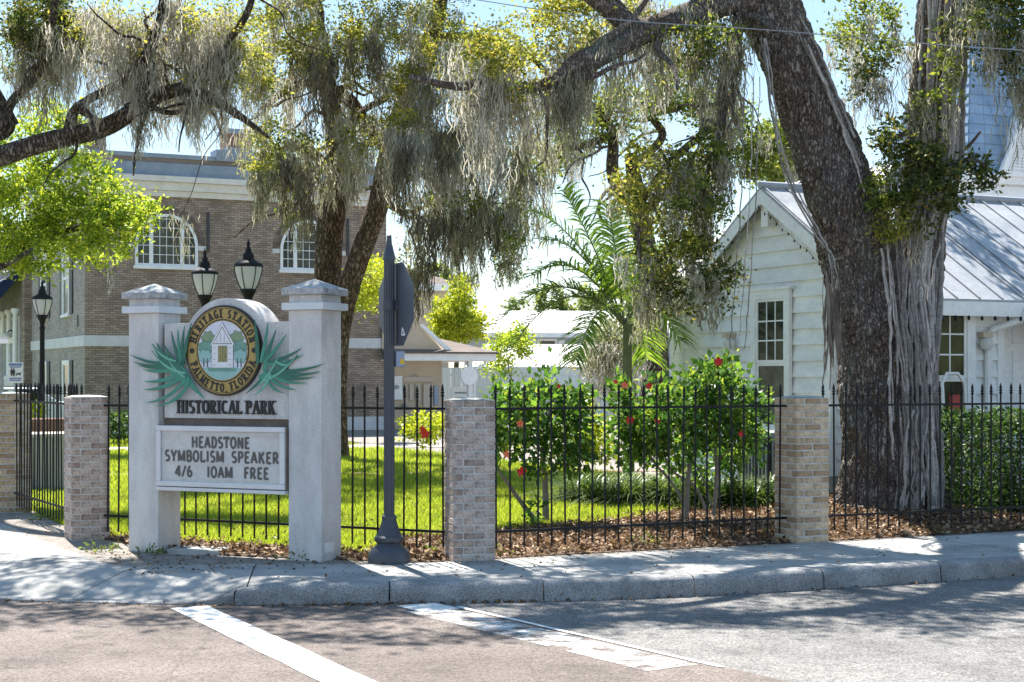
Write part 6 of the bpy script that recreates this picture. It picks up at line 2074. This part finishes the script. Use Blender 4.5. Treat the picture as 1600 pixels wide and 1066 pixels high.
shrub('hibiscus_bush', b2, 'larger many-stemmed hibiscus bush with red flowers before the cottage',
      [([at(1072, 818, 19.0), at(1074, 760, 19.0), at(1080, 710, 19.0), at(1088, 680, 18.9), at(1092, 640, 18.9)], .06), ([at(1070, 790, 19.0), at(1050, 755, 19.0), at(1020, 720, 18.9), at(1005, 690, 18.9)], .035), ([at(1105, 800, 19.1), at(1085, 760, 19.1), at(1050, 735, 19.0), at(1030, 690, 19.0)], .035), ([at(1115, 805, 19.1), at(1120, 740, 19.1), at(1118, 690, 19.0), at(1130, 650, 19.0)], .05), ([at(1112, 790, 19.1), at(1095, 740, 19.1), at(1070, 700, 19.1)], .025), ([at(1120, 720, 19.1), at(1150, 695, 19.0), at(1170, 680, 19.0)], .02)],
      [(1000, 660, 18.8, 45, 62, .55, 1600), (1060, 640, 18.9, 62, 62, .65, 2200), (1120, 625, 19.0, 62, 58, .65, 2200), (1150, 655, 19.0, 38, 48, .5, 1100), (1010, 705, 18.9, 40, 35, .45, 700), (1120, 590, 19.0, 50, 25, .4, 700), (985, 640, 18.8, 28, 42, .4, 600), (1090, 700, 19.2, 80, 26, .4, 500)],
      'leaf_hibiscus', .095, [(1122, 565, 18.6, rd, .085), (976, 602, 18.3, cl_, .07), (1014, 603, 18.3, rd, .06), (984, 656, 18.2, rd, .075), (1027, 658, 18.2, rd, .05), (962, 597, 18.4, rd, .04), (1158, 678, 18.4, rd, .055)])
shrub('laurel_shrub', at(1150, 700, 21).xy.to_3d(), 'mid-green shrub filling the gap behind the second hibiscus', [], [(1150, 710, 21, 40, 45, .5, 900), (1100, 720, 20.8, 60, 40, .5, 1000), (1195, 670, 21.3, 30, 22, .3, 400)], 'leaf_hibiscus', .09)
shrub('variegated_shrub', at(925, 720, 21.5).xy.to_3d(), 'yellow-leaved shrub between the two hibiscus bushes', [], [(928, 670, 21.5, 26, 46, .4, 900), (920, 705, 21.4, 30, 25, .4, 500)], 'leaf_yellow', .08)
shrub('round_bush', at(660, 690, 34).xy.to_3d(), 'clipped round yellow-green bush by the utility wing', [], [(660, 664, 34, 36, 26, .7, 2600)], 'leaf_yellow', .09, [(664, 678, 33.2, rd, .16), (660, 670, 33.2, rd, .1)])
shrub('low_hedge', at(180, 670, 40).xy.to_3d(), 'dark green low hedge along the brick building', [], [(180, 660, 40, 34, 22, .7, 1800), (240, 662, 40.5, 40, 20, .7, 1500), (300, 662, 41, 40, 20, .7, 1500), (360, 662, 41.5, 40, 20, .7, 1200)], 'leaf_hedge', .11)
shrub('yellow_shrub', at(57, 680, 33).xy.to_3d(), 'small yellow-green shrub seen through the left fence', [], [(55, 650, 33, 14, 22, .4, 600)], 'leaf_yellow', .09)
# boxed hedge at right
HB = G(5.2, 2.0)
hv = []
n = 30000
q = rng.uniform(-1, 1, (n, 3))
ax = rng.integers(0, 3, n)
sg = rng.choice([-1, 1], n)
for i in range(3):
    k = (ax == i)
    q[k, i] = sg[k] * rng.uniform(.60, 1.03, k.sum())
L_, D_, Hh = 2.6, .85, .60
C = q * np.array([L_, D_, Hh]) * (1 + .05 * np.sin(q[:, :1] * 17) + .04 * np.sin(q[:, 1:2] * 9)) + np.array([L_, D_, Hh + .06])
v, f = leaf_arrays(C, .062 * rng.uniform(.6, 1.3, n), .55, .35, .15)
HG = empty('box_hedge', Vector((5.62, 19.15, 0)), TH, 'dark clipped box hedge behind the fence at the right edge', 'hedge')
raw('foliage', v, f, 'leaf_hedge', HG, kind='stuff')
for k in range(9):
    x = .3 + k * .6
    MB().tube([(x, D_, 0), (x + .05, D_ + .05, .5), (x - .05, D_ - .05, 1.0)], [.03, .02, .01], 6).build('stem', 'shrub_stem', HG)

# grassy liriope clumps
def liriope(base, n, L, label):
    root = empty('liriope_clump', base, 0, label, 'plant', 'strappy liriope clumps')
    a_ = rng.uniform(0, 2 * math.pi, n)
    el = rng.uniform(.5, 1.35, n)
    P0 = np.stack([rng.normal(0, .10, n), rng.normal(0, .10, n), np.zeros(n)], 1)
    Lb = L * rng.uniform(.6, 1.2, n)
    K = 5
    t = np.linspace(0, 1, K)
    hx = np.stack([np.cos(a_), np.sin(a_)], 1)
    vs = np.zeros((n, K, 2, 3))
    for j, s in enumerate(t):
        out = Lb * np.cos(el) * s + .35 * Lb * s * s
        up = Lb * np.sin(el) * s - .55 * Lb * s * s
        c = P0 + np.concatenate([hx * out[:, None], np.maximum(up, .01)[:, None]], 1)
        w = .008 * (1 - s ** 2) + .0012
        sd = np.stack([-hx[:, 1], hx[:, 0], np.zeros(n)], 1) * w
        vs[:, j, 0], vs[:, j, 1] = c + sd, c - sd
    b = (np.arange(n) * K * 2)[:, None, None]
    qd = np.array([[2 * k, 2 * k + 1, 2 * k + 3, 2 * k + 2] for k in range(K - 1)])[None]
    raw('blades', vs.reshape(-1, 3), (b + qd).reshape(-1, 4), 'liriope_blade', root, kind='stuff')
lspots = [(905, 765, 22.0), (938, 772, 21.6), (968, 768, 22.0), (992, 776, 21.4), (1020, 770, 21.8), (1048, 776, 21.4), (1082, 772, 21.6), (1118, 778, 21.2), (1150, 776, 21.4), (1178, 782, 21.0), (1200, 778, 21.6)]
nth = ['first', 'second', 'third', 'fourth', 'fifth', 'sixth', 'seventh', 'eighth', 'ninth', 'tenth', 'eleventh']
for k, (px, py, Y) in enumerate(lspots):
    liriope(at(px, 587, Y).xy.to_3d(), 360, .85, 'arching strap-leaved clump behind the hibiscus bushes, %s from the left' % nth[k])

# small weeds along the pavement edge
for k, (px, py) in enumerate(((430, 848), (498, 872), (680, 866), (770, 868), (1012, 850), (1225, 838), (160, 862), (65, 812), (38, 800), (240, 866), (470, 875), (560, 826))):
    Y = FPX * H / (py - 587)
    root = empty('weed', at(px, 587, Y).xy.to_3d(), 0, None, 'weed', 'weeds by the pavement')
    root['label'] = 'small green weed sprouting ' + ('under the message board', 'at the foot of the right sign post', 'left of the corner brick pier', 'right of the corner brick pier', 'under the hibiscus fence panel', 'left of the tan brick pier', 'in the dirt left of the sign', 'under the left fence panel', 'near the leftmost pier', 'at the foot of the left sign post', 'between the sign posts near the pavement', 'behind the fence near the stop sign pole')[k]
    n = 70
    C = np.stack([rng.normal(0, .09, n), rng.normal(0, .07, n), np.abs(rng.normal(0, .045, n))], 1)
    v, f = leaf_arrays(C, .05 * rng.uniform(.5, 1.3, n), .4, .8, .1)
    raw('leaves', v, f, 'leaf_far', root, kind='stuff')

# ---- far trees
def far_tree(name, base, label, blobs, mat, size, h=3.0):
    t = Tree(name, label, base, 'bark_grey', group='far trees beyond the park')
    t.limb([Vector(base) + Vector((0, 0, -.1)), Vector(base) + Vector((0, 0, h * .5)), Vector(base) + Vector((.1, 0, h))], [.16, .12, .08], 8)
    for px, py, Y, rx, ry, tips, lv in blobs:
        t.clump(px, py, Y, rx, ry, 1.3, tips, lv, size, mat, 0, 0, 'moss', .42)
    t.done()
far_tree('small_tree', at(712, 587, 64).xy.to_3d(), 'sunlit yellow-green small tree beyond the brown shingle roof', [(705, 500, 64, 34, 42, 40, 70), (735, 510, 64, 30, 24, 20, 60), (720, 455, 64, 16, 28, 12, 50), (690, 525, 64, 20, 18, 12, 50)], 'leaf_yellow', .17)
far_tree('small_tree', at(795, 587, 56).xy.to_3d(), 'thin open crape myrtle before the white shed roof', [(795, 545, 56, 40, 30, 24, 36), (780, 575, 56, 30, 18, 12, 30), (810, 520, 56, 22, 16, 10, 30)], 'leaf_lime', .14, 1.6)
far_tree('small_tree', at(528, 587, 43).xy.to_3d(), 'yellow-green foliage of a hanging oak branch between the oak trunks and the sign pole', [(580, 430, 43, 26, 36, 22, 45), (575, 470, 43, 18, 16, 10, 40)], 'leaf_yellow', .13)  # stands in for a hanging oak branch; the trunk below is added
for k, (px, py, Y, rx, ry, lab) in enumerate(((690, 470, 95, 60, 60, 'far green tree behind the sunlit yellow tree'), (850, 500, 110, 70, 55, 'far hazy tree above the white roof'), (640, 500, 90, 50, 60, 'far tree behind the stop sign plate'), (960, 480, 100, 70, 60, 'far tree behind the palm fronds'), (1060, 470, 90, 60, 60, 'far tree behind the grey oak trunk'), (60, 520, 95, 80, 60, 'far tree beyond the brick building at left'), (-40, 500, 90, 80, 70, 'far tree at the left edge of the picture'), (1240, 250, 60, 50, 60, 'tree top showing above the cottage ridge'), (1650, 330, 70, 120, 100, 'tree beyond the steeple at the right edge'))):
    far_tree('far_tree', at(px, 587, Y).xy.to_3d(), lab, [(px, py, Y, rx, ry, 60, 60)], 'leaf_far', .28, max(2.0, (587 - py) / FPX * Y))

# ================================================================== GRASS, LITTER
def in_poly(x, y, poly):
    inside = np.zeros(len(x), bool)
    j = len(poly) - 1
    for i in range(len(poly)):
        xi, yi = poly[i]; xj, yj = poly[j]
        c = ((yi > y) != (yj > y)) & (x < (xj - xi) * (y - yi) / (yj - yi + 1e-12) + xi)
        inside ^= c
        j = i
    return inside
lawn_p = [gxy(-2.7, 4.2), gxy(-.6, .95), gxy(.2, 2.2), gxy(3.2, 3.0), gxy(6.4, 4.9), gxy(7.8, 9.8), gxy(8.2, 60), gxy(-2.8, 60)]
n = 330000
Yq = 1 / rng.uniform(1 / 46, 1 / 15.5, n)
Xq = rng.uniform(-.345, .17, n) * Yq
ok = in_poly(Xq, Yq, lawn_p)
pathy = 28.3 + .056 * (Xq + 3.0) + .35 * np.sin(Xq * .35)
ok &= ~((Yq > pathy - .02) & (Yq < pathy + .44))
wk = 38.0 + .24 * (Xq + 4)
ok &= ~((Yq > wk) & (Yq < wk + 1.8) & (Xq < -1.2))
patch = np.sin(Xq * 1.7 + 1) * np.sin(Yq * 1.3) + .6 * np.sin(Xq * 4.1 + Yq * 2.3)
ok &= patch > rng.uniform(-2.6, -.9, n)
Xq, Yq = Xq[ok], Yq[ok]
n = len(Xq)
hh = rng.uniform(.035, .085, n) * (1 + (Yq - 15) * .012)
ww = .0055 * (1 + (Yq - 15) * .05)
an = rng.uniform(0, 2 * math.pi, n)
ln = rng.uniform(-.06, .06, (n, 2))
base = np.stack([Xq, Yq, np.zeros(n)], 1)
sd = np.stack([np.cos(an) * ww, np.sin(an) * ww, np.zeros(n)], 1)
tip = base + np.stack([ln[:, 0], ln[:, 1], hh], 1)
vs = np.stack([base - sd, base + sd, tip], 1).reshape(-1, 3)
raw('grass', vs, np.arange(n * 3).reshape(n, 3), 'grass_blade', label='short sunlit lawn grass inside the park', cat='grass', kind='stuff')

bed_p = [gxy(-2.6, 3.6), gxy(-2.3, 1.9), gxy(-.4, .14), gxy(9, .0), gxy(9, 7), gxy(8.2, 7), gxy(8.0, 5.3), gxy(6.0, 4.8), gxy(3.1, 3.2), gxy(.2, 2.35), gxy(-.55, 1.1), gxy(-2.5, 4.2)]
n = 60000
uq, vq = rng.uniform(-3.2, 8.5, n), rng.uniform(-.05, 6.0, n) ** 1.0
Xq, Yq = ORG.x + U.x * uq + V.x * vq, ORG.y + U.y * uq + V.y * vq
ok = in_poly(Xq, Yq, bed_p) & (rng.uniform(0, 1, n) < np.clip(1.15 - vq * .16, .25, 1))
Xq, Yq = Xq[ok], Yq[ok]
n = len(Xq)
C = np.stack([Xq, Yq, .008 + np.abs(rng.normal(0, .018, n))], 1)
# heaped against the foot of the big oak
dd = np.hypot(Xq - TB.x, Yq - TB.y)
C[:, 2] += .10 * np.exp(-((dd - .6) / .8) ** 2)
d = rand_unit(n); d[:, 2] *= .35
d /= np.linalg.norm(d, axis=1, keepdims=True)
v, f = leaf_arrays(C, rng.uniform(.03, .085, n), .5, .1, .2, d)
raw('leaf_litter', v, f, 'litter', label='brown fallen leaves over the bed along the fence', cat='leaf litter', kind='stuff')
# leaves in the gutter and on the dirt under the sign
Cg = []
for _ in range(1600):
    s = rng.uniform(.2, 9.0)
    i = min(len(Ks) - 1, int(s * NS))
    p = k_in(i, -abs(rng.normal(0, .05)) - .012)
    if rng.uniform() < (.9 if 5.0 < s < 7.0 else .25):
        q_ = G(p[0], p[1], ZR + .012)
        Cg.append((q_.x + rng.normal() * .01, q_.y, q_.z))
for _ in range(700):
    p = np.array((rng.uniform(-3.0, -.4), rng.uniform(.3, 2.6)))
    q_ = G(p[0], p[1], .006)
    Cg.append((q_.x, q_.y, q_.z))
for _ in range(1500):
    Yl = 1 / rng.uniform(1 / 34, 1 / 16.5)
    Cg.append((rng.uniform(-.33, .08) * Yl, Yl, .045))
for _ in range(160):
    i = int(rng.uniform(20, 100)); t = rng.uniform(.05, 1)
    p = np.array(Is[i]) * t + k_in(i, .2) * (1 - t)
    q_ = G(p[0], p[1], .012 + kz(i) * (1 - t))
    Cg.append((q_.x, q_.y, q_.z))
Cg = np.array(Cg)
d = rand_unit(len(Cg)); d[:, 2] *= .25
d /= np.linalg.norm(d, axis=1, keepdims=True)
v, f = leaf_arrays(Cg, rng.uniform(.015, .05, len(Cg)), .45, .1, .2, d)
raw('gutter_leaves', v, f, 'litter', label='scattered dry leaves in the gutter and on the pavement', cat='leaf litter', kind='stuff')
